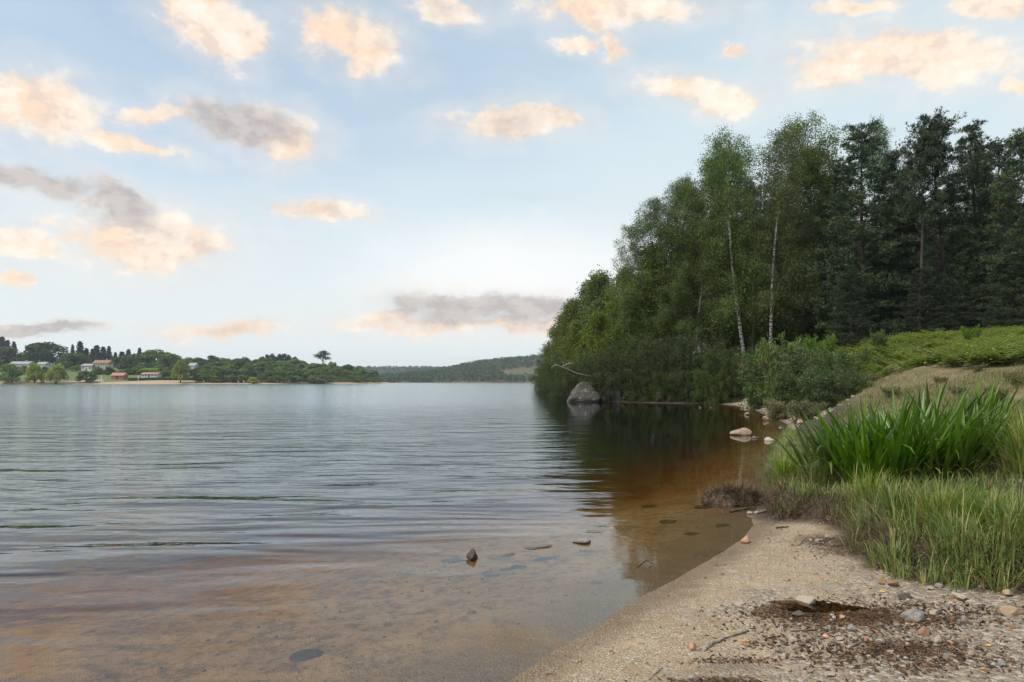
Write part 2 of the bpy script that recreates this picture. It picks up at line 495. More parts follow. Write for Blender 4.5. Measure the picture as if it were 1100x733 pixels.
M['meadow_leaf'] = leaf_mat('meadow_leaf', [(0.068, 0.105, 0.026), (0.106, 0.134, 0.039), (0.112, 0.132, 0.040), (0.211, 0.188, 0.070), (0.334, 0.254, 0.109), (0.401, 0.309, 0.148)], .7, .3)
M['bracken_leaf'] = leaf_mat('bracken_leaf', [(0.125, 0.198, 0.025), (0.187, 0.261, 0.042), (0.300, 0.310, 0.066)], .6, .35)
M['heather_leaf'] = leaf_mat('heather_leaf', [(0.102, 0.144, 0.050), (0.163, 0.192, 0.076), (0.286, 0.192, 0.101)], .7, .2)
M['root_fibre'] = leaf_mat('root_fibre', [(0.056, 0.038, 0.024), (0.104, 0.072, 0.044), (0.176, 0.128, 0.080)], .8, .1)
M['litter'] = leaf_mat('litter', [(0.030, 0.020, 0.013), (0.060, 0.036, 0.022), (0.108, 0.062, 0.032), (0.216, 0.120, 0.059)], .7, .1)
M['far_leaf'] = leaf_mat('far_leaf', [(0.085, 0.139, 0.034), (0.131, 0.199, 0.048), (0.190, 0.261, 0.068)], .7, .25)
M['far_dark_leaf'] = leaf_mat('far_dark_leaf', [(0.046, 0.078, 0.030), (0.069, 0.110, 0.041), (0.099, 0.141, 0.050)], .7, .2)
M['far_yellow_leaf'] = leaf_mat('far_yellow_leaf', [(0.187, 0.248, 0.025), (0.273, 0.331, 0.035), (0.374, 0.414, 0.050)], .7, .3)
M['far_pine_leaf'] = leaf_mat('far_pine_leaf', [(.020, .028, .022), (.030, .040, .030), (.045, .055, .04)], .8, .1)
M['wood_leaf'] = leaf_mat('wood_leaf', [(.030, .058, .028), (.045, .078, .036), (.066, .10, .046)], .8, .15)
M['bark'] = plain_mat('bark', (.075, .058, .045), .9, .5, 9, bmp=.02, stretch=(1, 1, .25))
M['pine_bark'] = plain_mat('pine_bark', (.050, .040, .034), .9, .5, 6, bmp=.03, stretch=(1, 1, .3))
M['dead_wood'] = plain_mat('dead_wood', (.42, .38, .33), .8, .35, 12, bmp=.006, stretch=(1, 1, .3))
M['drift_wood'] = plain_mat('drift_wood', (.30, .26, .21), .85, .45, 25, bmp=.004)
M['twig'] = plain_mat('twig', (.085, .06, .042), .9, .5, 20)
def birch_bark():
    m, t = new_mat('birch_bark')
    v = coord(t)
    f, _ = t.noise(t.mapping(v, scale=(1.2, 1.2, 5)), 2.2, 5, .65)
    f2, _ = t.noise(t.mapping(v, scale=(1, 1, .7)), 1.1, 4, .6)
    c = t.mix(t.step(f2, .3, .7), (.36, .34, .29), (.54, .52, .47))
    c = t.mix(t.step(f, .48, .60), c, (.045, .04, .035))
    fb, _ = t.noise(v, 20, 5)
    finish(t, pbsdf(t, c, .7, bump(t, fb, .01)))
    return m
M['birch_bark'] = birch_bark()
M['granite'] = rock_mat('granite', (.21, .20, .18), (.33, .30, .26), (.14, .13, .12), 3.0, bmp=.03, lichen=.6, bscale=9)
M['dark_granite'] = rock_mat('dark_granite', (.055, .052, .046), (.10, .094, .083), (.06, .055, .05), 1.6, bmp=.05, lichen=.7, bscale=6)
M['pale_stone'] = rock_mat('pale_stone', (.32, .265, .20), (.42, .36, .29), (.22, .18, .135), 9.0)
M['tan_stone'] = rock_mat('tan_stone', (.28, .205, .135), (.38, .29, .20), (.22, .16, .10), 9.0)
M['rust_stone'] = rock_mat('rust_stone', (.24, .135, .08), (.33, .20, .12), (.15, .085, .055), 14.0)
M['brick_stone'] = rock_mat('brick_stone', (.44, .23, .145), (.50, .31, .21), (.32, .18, .12), 14.0)
M['silt_stone'] = rock_mat('silt_stone', (.13, .10, .065), (.20, .15, .10), (.08, .06, .04), 8.0)
M['grey_stone'] = rock_mat('grey_stone', (.20, .19, .17), (.29, .27, .24), (.12, .11, .10), 11.0)
M['dark_stone'] = rock_mat('dark_stone', (.060, .050, .040), (.11, .092, .072), (.035, .03, .026), 11.0)
M['orange_leaf'] = plain_mat('orange_leaf', (.40, .17, .065), .6, .3, 60)
M['yellow_leaf'] = plain_mat('yellow_leaf', (.55, .35, .06), .6, .25, 60)
M['green_leaf'] = plain_mat('green_leaf', (.05, .22, .07), .5, .25, 60)
M['red_leaf'] = plain_mat('red_leaf', (.28, .10, .06), .6, .3, 60)
M['white_wall'] = plain_mat('white_wall', (.50, .48, .45), .85, .1, .7)
M['cream_wall'] = plain_mat('cream_wall', (.58, .53, .44), .85, .1, .7)
M['stone_wall'] = plain_mat('stone_wall', (.38, .34, .29), .9, .25, 2)
M['red_wood'] = plain_mat('red_wood', (.34, .12, .075), .8, .2, 3)
M['brown_roof'] = plain_mat('brown_roof', (.26, .15, .10), .85, .25, 2)
M['tile_roof'] = plain_mat('tile_roof', (.36, .20, .14), .85, .25, 2)
M['slate_roof'] = plain_mat('slate_roof', (.30, .31, .33), .7, .2, 2)
M['dark_glass'] = plain_mat('dark_glass', (.03, .035, .04), .15, .2, 1, spec=.5)
M['white_paint'] = plain_mat('white_paint', (.78, .78, .76), .5, .05, 3)
M['grey_metal'] = plain_mat('grey_metal', (.45, .46, .47), .45, .1, 3)

# ground: zones come from a mask attribute (grass, soil, gravel/litter, far field)
def ground_mat():
    m, t = new_mat('ground')
    v = coord(t)
    at = t.n('ShaderNodeVertexColor', layer_name='zone')
    zs = t.n('ShaderNodeSeparateColor', ins={0: at.outputs['Color']})
    grass, soil, grav = zs.outputs[0], zs.outputs[1], zs.outputs[2]
    field = at.outputs['Alpha']
    pz = t.n('ShaderNodeSeparateXYZ', ins={0: t.n('ShaderNodeNewGeometry').outputs['Position']}).outputs[2]
    nb, _ = t.noise(v, 1.3, 5, .6)
    nm, _ = t.noise(v, 7.0, 6, .65)
    nf, _ = t.noise(v, 70.0, 5, .7)
    sand = t.mix(t.step(nm, .3, .7), (.335, .233, .138), (.435, .318, .195))
    sand = t.mix(t.step(nb, .42, .66), sand, (.48, .358, .228))
    # coarse grains: mixed quartz, feldspar and dark mica
    vo = t.n('ShaderNodeTexVoronoi', feature='F1', ins={'Scale': 85.0, 'Randomness': 1.0}); t.t.links.new(v, vo.inputs['Vector'])
    vs = t.n('ShaderNodeSeparateColor', ins={0: vo.outputs['Color']})
    grain = t.mix(t.step(vs.outputs[0], .55, 1.0), t.mix(t.step(vs.outputs[1], 0., .35), (.13, .09, .055), (.33, .25, .165)), (.60, .52, .42))
    sand = t.mix(t.math('MULTIPLY', t.step(nm, .32, .58), .72), sand, grain)
    vo2 = t.n('ShaderNodeTexVoronoi', feature='F1', ins={'Scale': 32.0, 'Randomness': 1.0}); t.t.links.new(v, vo2.inputs['Vector'])
    v2 = t.n('ShaderNodeSeparateColor', ins={0: vo2.outputs['Color']})
    peb = t.mix(t.step(v2.outputs[0], .6, 1.0), t.mix(v2.outputs[1], (.14, .11, .085), (.34, .28, .21)), (.56, .50, .42))
    c = t.mix(t.math('MULTIPLY', grav, t.step(nf, .3, .6)), sand, peb)
    # under water: brown silt with dark drifts
    mb, _ = t.noise(v, .9, 6, .7, .4)
    silt = t.mix(t.step(mb, .35, .65), (.40, .26, .13), (.54, .38, .21))
    silt = t.mix(t.math('MULTIPLY', t.step(nm, .44, .66), .7), silt, (.10, .068, .036))
    silt = t.mix(t.math('MULTIPLY', t.step(v2.outputs[0], .55, 1.), .6), silt, t.mix(v2.outputs[1], (.07, .05, .03), (.56, .45, .31)))
    uw = t.step(pz, -.005, -.10)
    c = t.mix(uw, c, silt)
    # damp strand
    wet = t.math('MULTIPLY', t.step(t.math('ADD', pz, t.math('MULTIPLY', t.math('SUBTRACT', nm, .5), .02)), .028, .004), t.math('SUBTRACT', 1.0, t.math('MULTIPLY', uw, .6)))
    c = t.mix(wet, c, t.mix(1.0, c, (.60, .55, .48), 'MULTIPLY'))
    soilc = t.mix(t.step(nm, .3, .7), (.055, .040, .028), (.12, .085, .058))
    c = t.mix(t.math('MULTIPLY', soil, t.step(t.math('ADD', nm, soil), .62, 1.05)), c, soilc)
    grs = t.mix(t.step(nm, .3, .7), (.17, .14, .065), (.27, .205, .11))
    grs = t.mix(t.step(nb, .45, .7), grs, (.105, .12, .04))
    c = t.mix(t.math('MULTIPLY', grass, .9), c, grs)
    gl, _ = t.noise(v, .05, 5, .6)
    lawn = t.mix(t.step(gl, .3, .7), (.085, .12, .035), (.13, .16, .055))
    c = t.mix(t.step(field, .5, .0), c, lawn)
    h = t.math('ADD', t.math('MULTIPLY', nf, .5), t.math('ADD', t.math('MULTIPLY', nm, 1.2), t.math('MULTIPLY', vo.outputs['Distance'], -.5)))
    h = t.math('ADD', h, t.math('MULTIPLY', t.math('MULTIPLY', vo2.outputs['Distance'], grav), -1.0))
    rough = t.step(wet, 0., 1., .92, .38)
    finish(t, pbsdf(t, c, rough, bump(t, h, .024), .3))
    return m

def build_ground():
    rs = np.concatenate([[0.0], np.geomspace(.6, 2.2, 26), np.geomspace(2.2, 17, 400)[1:], np.geomspace(17, 110, 150)[1:], np.geomspace(110, 2950, 130)[1:]])
    fine = np.radians(np.linspace(-46, 46, 640))
    back = np.radians(np.linspace(46, 314, 70))[1:-1]
    an = np.concatenate([fine, back])
    A, RR = np.meshgrid(an, rs[1:])
    x = np.concatenate([[0.0], (RR * np.sin(A)).ravel()]); y = np.concatenate([[0.0], (RR * np.cos(A)).ravel()])
    z, d1, d2, d3, bk = height(x, y, True)
    na, nr = len(an), len(rs) - 1
    i, j = np.meshgrid(np.arange(nr - 1), np.arange(na), indexing='ij')
    j2 = (j + 1) % na
    q = 1 + np.stack([i * na + j, i * na + j2, (i + 1) * na + j2, (i + 1) * na + j], -1).reshape(-1, 4)
    k = np.arange(na)
    t = np.stack([0 * k, 1 + (k + 1) % na, 1 + k], -1)
    mb = MB(); mb.add(np.stack([x, y, z], -1), q, t)
    M['ground'] = ground_mat()
    o = mb.build('ground', M['ground'])
    tag(o, kind='structure')
    n1 = fbm(x * 1.6, y * 1.6, 61, 4); n2 = fbm(x * .35, y * .35, 63, 3)
    near = d1 > -2
    gravel_beach = sstep(y, 19, 24) * (d1 > -1)
    grass = np.where(near, sstep(bk + .5 * n1, 1.1, 2.0) * sstep(d1, 1.0, 3.5) * sstep(y, 10.5, 13), 0)
    grass = np.maximum(grass, sstep(d1 + .8 * n1, 2.2, 3.6) * (y > 20) * near)
    soil = np.where(near, sstep(bk + .25 * n1, -.45, .05) * (1 - grass), 0)
    forest = sstep(d1 + 4 * n2, 16, 24) * near + ((y > 58) & (d1 > 0)) * 1.0
    soil = np.maximum(soil, np.clip(forest, 0, 1) * .9); grass = grass * (1 - np.clip(forest, 0, 1) * .85)
    soil = np.maximum(soil, (y > 51) * sstep(d1, -2.5, -1.0) * (np.abs(x) < 60)); gravel_beach = gravel_beach * (y < 52)
    # dark wet litter in the gravel in front of the bank
    for (px, py, a, b, s) in [(905, 650, .55, .22, 1.0), (860, 640, .3, .14, 1.0), (760, 722, .28, .13, .8), (960, 655, .6, .16, .7), (950, 690, .5, .14, .75), (890, 570, .35, .45, .8), (780, 700, .4, .12, .45)]:
        gx, gy = Wp(px, py, .16)
        soil = np.maximum(soil, s * np.exp(-((((x - gx) / a) ** 2 + ((y - gy) / b) ** 2)) ** 1.5) * sstep(n1, -.45, .1) * sstep(d1, .1, .3))
    gravel = np.clip(sstep(d1 + .5 * n1 - .25 * np.maximum(0, 4.6 - x * 3), .6, 1.6) * (y < 12) + gravel_beach + sstep(n1, .05, .4) * .6, 0, 1) * (d1 > -.2)
    hf = ((x - 24) / 50) ** 2 + ((y - 1100) / 85) ** 2 < 1
    soil = np.maximum(soil, (d3 > -8) * 1.0)
    fl = np.where(d2 > 11, 0.0, np.where(hf, .32, 1.0))
    ca = o.data.color_attributes.new('zone', 'FLOAT_COLOR', 'POINT')
    ca.data.foreach_set('color', np.stack([grass, soil, gravel, fl], -1).astype(np.float32).ravel())
    return o

def water_mat():
    m, t = new_mat('lake_water')
    v = coord(t)
    s = t.n('ShaderNodeSeparateXYZ', ins={0: v})
    X, Y = s.outputs[0], s.outputs[1]
    # ripples die out in the lee of the wooded point and in the shallows
    lee = t.step(t.math('SUBTRACT', X, t.math('ADD', .7, t.math('MULTIPLY', Y, .032))), 2.2, -1.6)
    sh = t.math('ADD', t.math('MULTIPLY', X, -.70), t.math('MULTIPLY', t.math('SUBTRACT', Y, 3.85), .60))
    sh = t.step(sh, .7, 4.6)
    amp = t.math('ADD', .045, t.math('MULTIPLY', t.math('MULTIPLY', lee, sh), .955))
    a = t.mapping(v, rot=(0, 0, R(-11)), scale=(.42, 1.6, 1))
    w1, _ = t.noise(a, .75, 2, .45, .35)
    b = t.mapping(v, rot=(0, 0, R(6)), scale=(.6, 1.35, 1))
    w2, _ = t.noise(b, 2.6, 3, .55, .2)
    w3, _ = t.noise(t.mapping(v, rot=(0, 0, R(-3)), scale=(.9, 1.15, 1)), 6.5, 3, .6)
    far = t.step(Y, 4., 18.)
    h = t.math('MULTIPLY', w1, .12)
    h = t.math('ADD', h, t.math('MULTIPLY', w2, t.math('ADD', .010, t.math('MULTIPLY', far, .016))))
    h = t.math('ADD', h, t.math('MULTIPLY', w3, t.math('ADD', .002, t.math('MULTIPLY', far, .006))))
    calm = t.step(Y, 8., 60., 1.0, .42)                  # far ripples are finer than a pixel: they act as surface roughness
    h = t.math('MULTIPLY', t.math('MULTIPLY', h, amp), calm)
    rgh = t.math('ADD', .03, t.math('MULTIPLY', t.math('MULTIPLY', lee, sh), t.step(Y, 5., 60., 0., .09)))
    nrm = bump(t, h, 1.0)
    fr = t.n('ShaderNodeFresnel', ins={'IOR': 1.42, 'Normal': nrm}).outputs[0]
    gl = t.n('ShaderNodeBsdfGlossy', ins={'Color': (.86, .95, 1.0), 'Roughness': rgh, 'Normal': nrm}).outputs[0]
    tr = t.n('ShaderNodeBsdfTransparent', ins={'Color': (.97, .95, .90)}).outputs[0]
    mx = t.n('ShaderNodeMixShader', ins={0: fr}); t.t.links.new(tr, mx.inputs[1]); t.t.links.new(gl, mx.inputs[2])
    o = t.n('ShaderNodeOutputMaterial'); t.t.links.new(mx.outputs[0], o.inputs['Surface'])
    va = t.n('ShaderNodeVolumeAbsorption', ins={'Color': (.76, .58, .24), 'Density': 1.0})
    t.t.links.new(va.outputs[0], o.inputs['Volume'])
    m.cycles.homogeneous_volume = True
    return m
def build_water():
    mb = MB(); S = 2900
    box(mb, -S, S, -S, S, -6.0, 0.0)
    o = mb.build('lake_water', water_mat(), smooth=False)
    tag(o, kind='structure')
    return o

# ---------------------------------------------------------------- trees and shrubs
def limb(rng, p0, d0, L, n, up=0.0, wig=.12):
    p = np.array(p0, float); d = np.array(d0, float); d /= np.linalg.norm(d)
    pts = [p.copy()]; st = L / n
    for k in range(n):
        d = d + np.array([0, 0, up / n]) + rng.normal(0, wig, 3)
        d /= np.linalg.norm(d)
        p = p + d * st
        pts.append(p.copy())
    return np.array(pts)
def along(pts, t):
    f = t * (len(pts) - 1); i = np.minimum(f.astype(int), len(pts) - 2); w = (f - i)[:, None]
    return pts[i] * (1 - w) + pts[i + 1] * w

def grow(seed, Ht, r0, nprim, start, plen, elev, pup, nsec, slen, sup, nleaf, sig, leaf, lean=(0, 0), wob=.05, stems=1, stem_spread=0.0,
         leaf_dir=(0, 0, -.4), hang=0.0, two_tone=False, flat=0.0, tuft=0, fork=None, whorl=0, prim_r=.30, top_soft=.97, thin_top=0.0, sides=7):
    """A tree: tapered trunk(s), limbs, side branches and a crown of separate leaves. plen(t), elev(t) in degrees along the trunk."""
    rng = np.random.default_rng(seed)
    wood, crown = MB(), MB()
    C, A = [], []
    for s in range(stems):
        ang = rng.uniform(0, 6.28)
        ld = np.array([lean[0], lean[1]]) + (stem_spread * np.array([math.cos(ang), math.sin(ang)]) * rng.uniform(.4, 1) if stems > 1 else 0)
        hh = Ht * (rng.uniform(.72, 1) if s else 1)
        tt = np.linspace(0, 1, 13)
        ph = rng.uniform(0, 6.28, 4)
        tx = ld[0] * hh * tt ** 1.15 + wob * hh * .35 * (np.sin(tt * 4.2 + ph[0]) - np.sin(ph[0])) * tt
        ty = ld[1] * hh * tt ** 1.15 + wob * hh * .35 * (np.sin(tt * 3.6 + ph[1]) - np.sin(ph[1])) * tt
        trunk = np.stack([tx, ty, hh * tt - .3 * (1 - tt)], -1)
        rr = r0 * ((1 - tt) ** .85 * .93 + .05) * (1 + .35 * np.exp(-tt * 22))
        if s: rr = rr * .8
        tube(wood, trunk, rr, sides)
        mains = [(trunk, hh)]
        np_ = nprim if stems == 1 else max(6, int(nprim / stems * 1.2))
        for k in range(np_):
            u = (k + rng.uniform(0, .9)) / np_
            if whorl: u = (round(u * whorl) + rng.uniform(-.12, .12)) / whorl
            u = min(max(u, 0), .985)
            t = start + (top_soft - start) * u
            L = plen(u) * rng.uniform(.72, 1.22)
            az = k * 2.39996 + rng.uniform(-.5, .5)
            e = math.radians(elev(u) + rng.uniform(-9, 9))
            p0 = along(trunk, np.array([t]))[0]
            d0 = (math.cos(az) * math.cos(e), math.sin(az) * math.cos(e), math.sin(e))
            P = limb(rng, p0, d0, L, 7, pup, .10)
            rb = np.interp(t, tt, rr) * prim_r + .008
            tube(wood, P, np.linspace(rb, .008, len(P)), 4, int(two_tone), cap=False)
            ns = max(2, int(nsec * (.5 + .5 * min(1, L / max(plen(.3), .1)))))
            for j in range(ns):
                w = (j + .6) / ns * .82 + .18
                q0 = along(P, np.array([min(w, .999)]))[0]
                dd = P[-1] - P[0]; dd = dd / (np.linalg.norm(dd) + 1e-6)
                side = rng.normal(0, 1, 3); side[2] *= (1 - flat) * .8
                side -= dd * side.dot(dd); side /= (np.linalg.norm(side) + 1e-6)
                d1 = dd * rng.uniform(.25, .9) + side * rng.uniform(.5, 1.0)
                SL = slen * rng.uniform(.6, 1.3) * (1.15 - .55 * w) * (.45 + .55 * min(1, L / max(plen(.3), .1)))
                S = limb(rng, q0, d1, SL, 4, sup, .14)
                tube(wood, S, np.linspace(max(.012, rb * .3), .005, len(S)), 3, int(two_tone), cap=False)
                m = max(3, int(nleaf * rng.uniform(.5, 1.4)))
                tl = rng.uniform(.1, 1, m) ** .8
                base = along(S, tl)
                off = rng.normal(0, sig, (m, 3)); off[:, 2] *= (1 - flat * .72)
                if hang:
                    off[:, 2] -= rng.exponential(hang, m) * rng.choice([0, 1], m, p=[.45, .55])
                C.append(base + off)
                sd_ = norm(S[-1:] - S[:1]).repeat(m, 0)
                A.append(sd_)
    C = np.concatenate(C); A = np.concatenate(A)
    if tuft:
        C = np.repeat(C, tuft, 0); A = np.repeat(A, tuft, 0)
    N = len(C)
    ax = norm(A * (.5 if tuft else .25) + np.array(leaf_dir) + rng.normal(0, .55, (N, 3)))
    if tuft: C = C + ax * (leaf[0] * .45)
    sd_ = norm(np.cross(ax, rng.normal(0, 1, (N, 3))))
    sc = rng.uniform(.65, 1.3, N)
    diamonds(crown, C, ax, sd_, leaf[0] * sc, leaf[1] * sc)
    return wood, crown

PROTO = {}
def make_proto(key, name, wood_mat, leaf_mat_, **kw):
    w, c = grow(**kw)
    tm = w.mesh('trunk', [M[wood_mat], M['twig']]); cm = c.mesh('crown' if 'tree' in name or name in ('birch', 'pine', 'spruce', 'willow') else 'foliage', M[leaf_mat_])
    z = np.sort(np.concatenate(c.v)[:, 2])
    PROTO[key] = (name, tm, cm, float(z[int(len(z) * .998)]))
def plant(key, x, y, h, label, cat, group=None, rz=0.0, wide=1.0, z=None, leafmat=None, lean=None):
    """One individual tree or shrub: an Empty at its foot with its trunk and crown."""
    name, tm, cm, H0 = PROTO[key]
    o = empty(name, (x, y, H1(x, y) if z is None else z), rz)
    s = h / H0
    o.scale = (s * wide, s * wide, s)
    for me, nm in ((tm, 'trunk' if cm.name.startswith('crown') else 'stems'), (cm, cm.name.split('.')[0])):
        c = bpy.data.objects.new(nm, me); COL.objects.link(c); c.parent = o
        if leafmat and me is cm:
            c.material_slots[0].link = 'OBJECT'; c.material_slots[0].material = M[leafmat]
    tag(o, label, cat, group)
    return o

def full(u, lo, mid, hi):                    # the same, staying broad until near the top
    return lo + (mid - lo) * math.sin(min(u / .45, 1) * math.pi / 2) if u < .45 else mid + (hi - mid) * ((u - .45) / .55) ** 2.6
def bell(u, lo, mid, hi):                    # branch length low, in the middle and at the top of the crown
    return lo + (mid - lo) * math.sin(min(u / .45, 1) * math.pi / 2) if u < .45 else mid + (hi - mid) * ((u - .45) / .55) ** 1.3

def build_protos():
    for k, sd_ in enumerate((11, 12, 13, 14)):
        make_proto('birch%d' % k, 'birch', 'birch_bark', 'birch_leaf', seed=sd_, Ht=20, r0=.15, nprim=50, two_tone=True, start=.07 + .05 * (k % 2), top_soft=.985,
                   plen=lambda u: full(u, 3.0, 4.0, 1.0), elev=lambda u: 28 + 34 * u, pup=-.25, nsec=9, slen=1.8, sup=-.85, nleaf=120, sig=.20,
                   leaf=(.105, .075), hang=.55, leaf_dir=(0, 0, -.55), wob=.10, lean=((-.02, .05)[k % 2], 0))
    # sparse birch whose white trunk shows
    make_proto('birch_open', 'birch', 'birch_bark', 'birch_leaf', seed=21, Ht=20, r0=.145, nprim=46, two_tone=True, start=.17, top_soft=.985,
               plen=lambda u: full(u, 2.6, 3.3, .9), elev=lambda u: 34 + 30 * u, pup=-.3, nsec=8, slen=1.6, sup=-.9, nleaf=105, sig=.20,
               leaf=(.105, .075), hang=.6, leaf_dir=(0, 0, -.6), wob=.09)
    for k in range(3):
        make_proto('broad%d' % k, 'broadleaf_tree', 'bark', 'broad_leaf', seed=31 + k, Ht=12, r0=.22, nprim=40, start=.10,
                   plen=lambda u: bell(u, 2.6, 3.0, .8), elev=lambda u: 15 + 45 * u, pup=.25, nsec=9, slen=1.5, sup=-.1, nleaf=58, sig=.30,
                   leaf=(.20, .14), leaf_dir=(0, 0, -.25))
    for k in range(3):
        make_proto('willow%d' % k, 'willow', 'bark', 'willow_leaf', seed=41 + k, Ht=7, r0=.12, nprim=52, start=.05, stems=4, stem_spread=.38,
                   plen=lambda u: bell(u, 2.2, 2.4, .7), elev=lambda u: 10 + 40 * u, pup=-.9, nsec=7, slen=1.5, sup=-1.1, nleaf=56, sig=.13,
                   leaf=(.16, .06), hang=.45, leaf_dir=(0, 0, -.6), wob=.12)
    for k in range(3):
        make_proto('pine%d' % k, 'pine', 'pine_bark', 'pine_needle', seed=51 + k, Ht=20, r0=.24, nprim=46, start=.26, top_soft=.97, whorl=15,
                   plen=lambda u: bell(u, 2.7, 3.0, .9), elev=lambda u: 2 + 42 * u, pup=.45, nsec=9, slen=1.25, sup=.5, nleaf=13, sig=.20,
                   leaf=(.34, .055), flat=.75, tuft=6, leaf_dir=(0, 0, .30), wob=.06, prim_r=.36)
    make_proto('pine_open', 'pine', 'pine_bark', 'pine_needle', seed=61, Ht=20, r0=.25, nprim=30, start=.50, top_soft=.97, whorl=10,
               plen=lambda u: bell(u, 2.6, 3.4, 1.3), elev=lambda u: 12 + 38 * u, pup=.6, nsec=9, slen=1.35, sup=.6, nleaf=14, sig=.20,
               leaf=(.34, .055), flat=.7, tuft=6, leaf_dir=(0, 0, .35), wob=.09, prim_r=.42)
    for k in range(2):
        make_proto('spruce%d' % k, 'spruce', 'pine_bark', 'dark_needle', seed=71 + k, Ht=20, r0=.27, nprim=100, start=.05, top_soft=.985, whorl=30,
                   plen=lambda u: 4.3 * (1 - u) ** .6 * .92 + .5, elev=lambda u: -4 + 30 * u, pup=.12, nsec=9, slen=1.35, sup=-.15, nleaf=12, sig=.18,
                   leaf=(.32, .06), flat=.8, tuft=5, leaf_dir=(0, 0, .12), wob=.03)
    for k in range(2):
        make_proto('shrub%d' % k, 'shrub', 'twig', 'shrub_leaf', seed=81 + k, Ht=2.0, r0=.03, nprim=60, start=.05, stems=8, stem_spread=.62,
                   plen=lambda u: bell(u, .7, .65, .25), elev=lambda u: 15 + 40 * u, pup=.2, nsec=5, slen=.40, sup=.3, nleaf=32, sig=.085,
                   leaf=(.075, .045), leaf_dir=(0, 0, .3), wob=.1, sides=5)
    make_proto('broom', 'broom', 'twig', 'broom_leaf', seed=91, Ht=1.8, r0=.02, nprim=90, start=.08, stems=14, stem_spread=.50,
               plen=lambda u: bell(u, .65, .6, .3), elev=lambda u: 48 + 25 * u, pup=.5, nsec=5, slen=.42, sup=.5, nleaf=22, sig=.045,
               leaf=(.15, .022), leaf_dir=(0, 0, 1.0), wob=.05, sides=4)
    make_proto('heath', 'shrub', 'twig', 'heather_leaf', seed=95, Ht=1.0, r0=.015, nprim=70, start=.05, stems=10, stem_spread=.75,
               plen=lambda u: bell(u, .4, .35, .15), elev=lambda u: 25 + 40 * u, pup=.5, nsec=4, slen=.25, sup=.5, nleaf=24, sig=.05,
               leaf=(.07, .02), leaf_dir=(0, 0, .8), sides=4)

def at(px, Y):
    return (px - 550) / FPX * Y
def top_h(px, Y, top, z):
    return EYE + (HOR - top) / FPX * Y - z

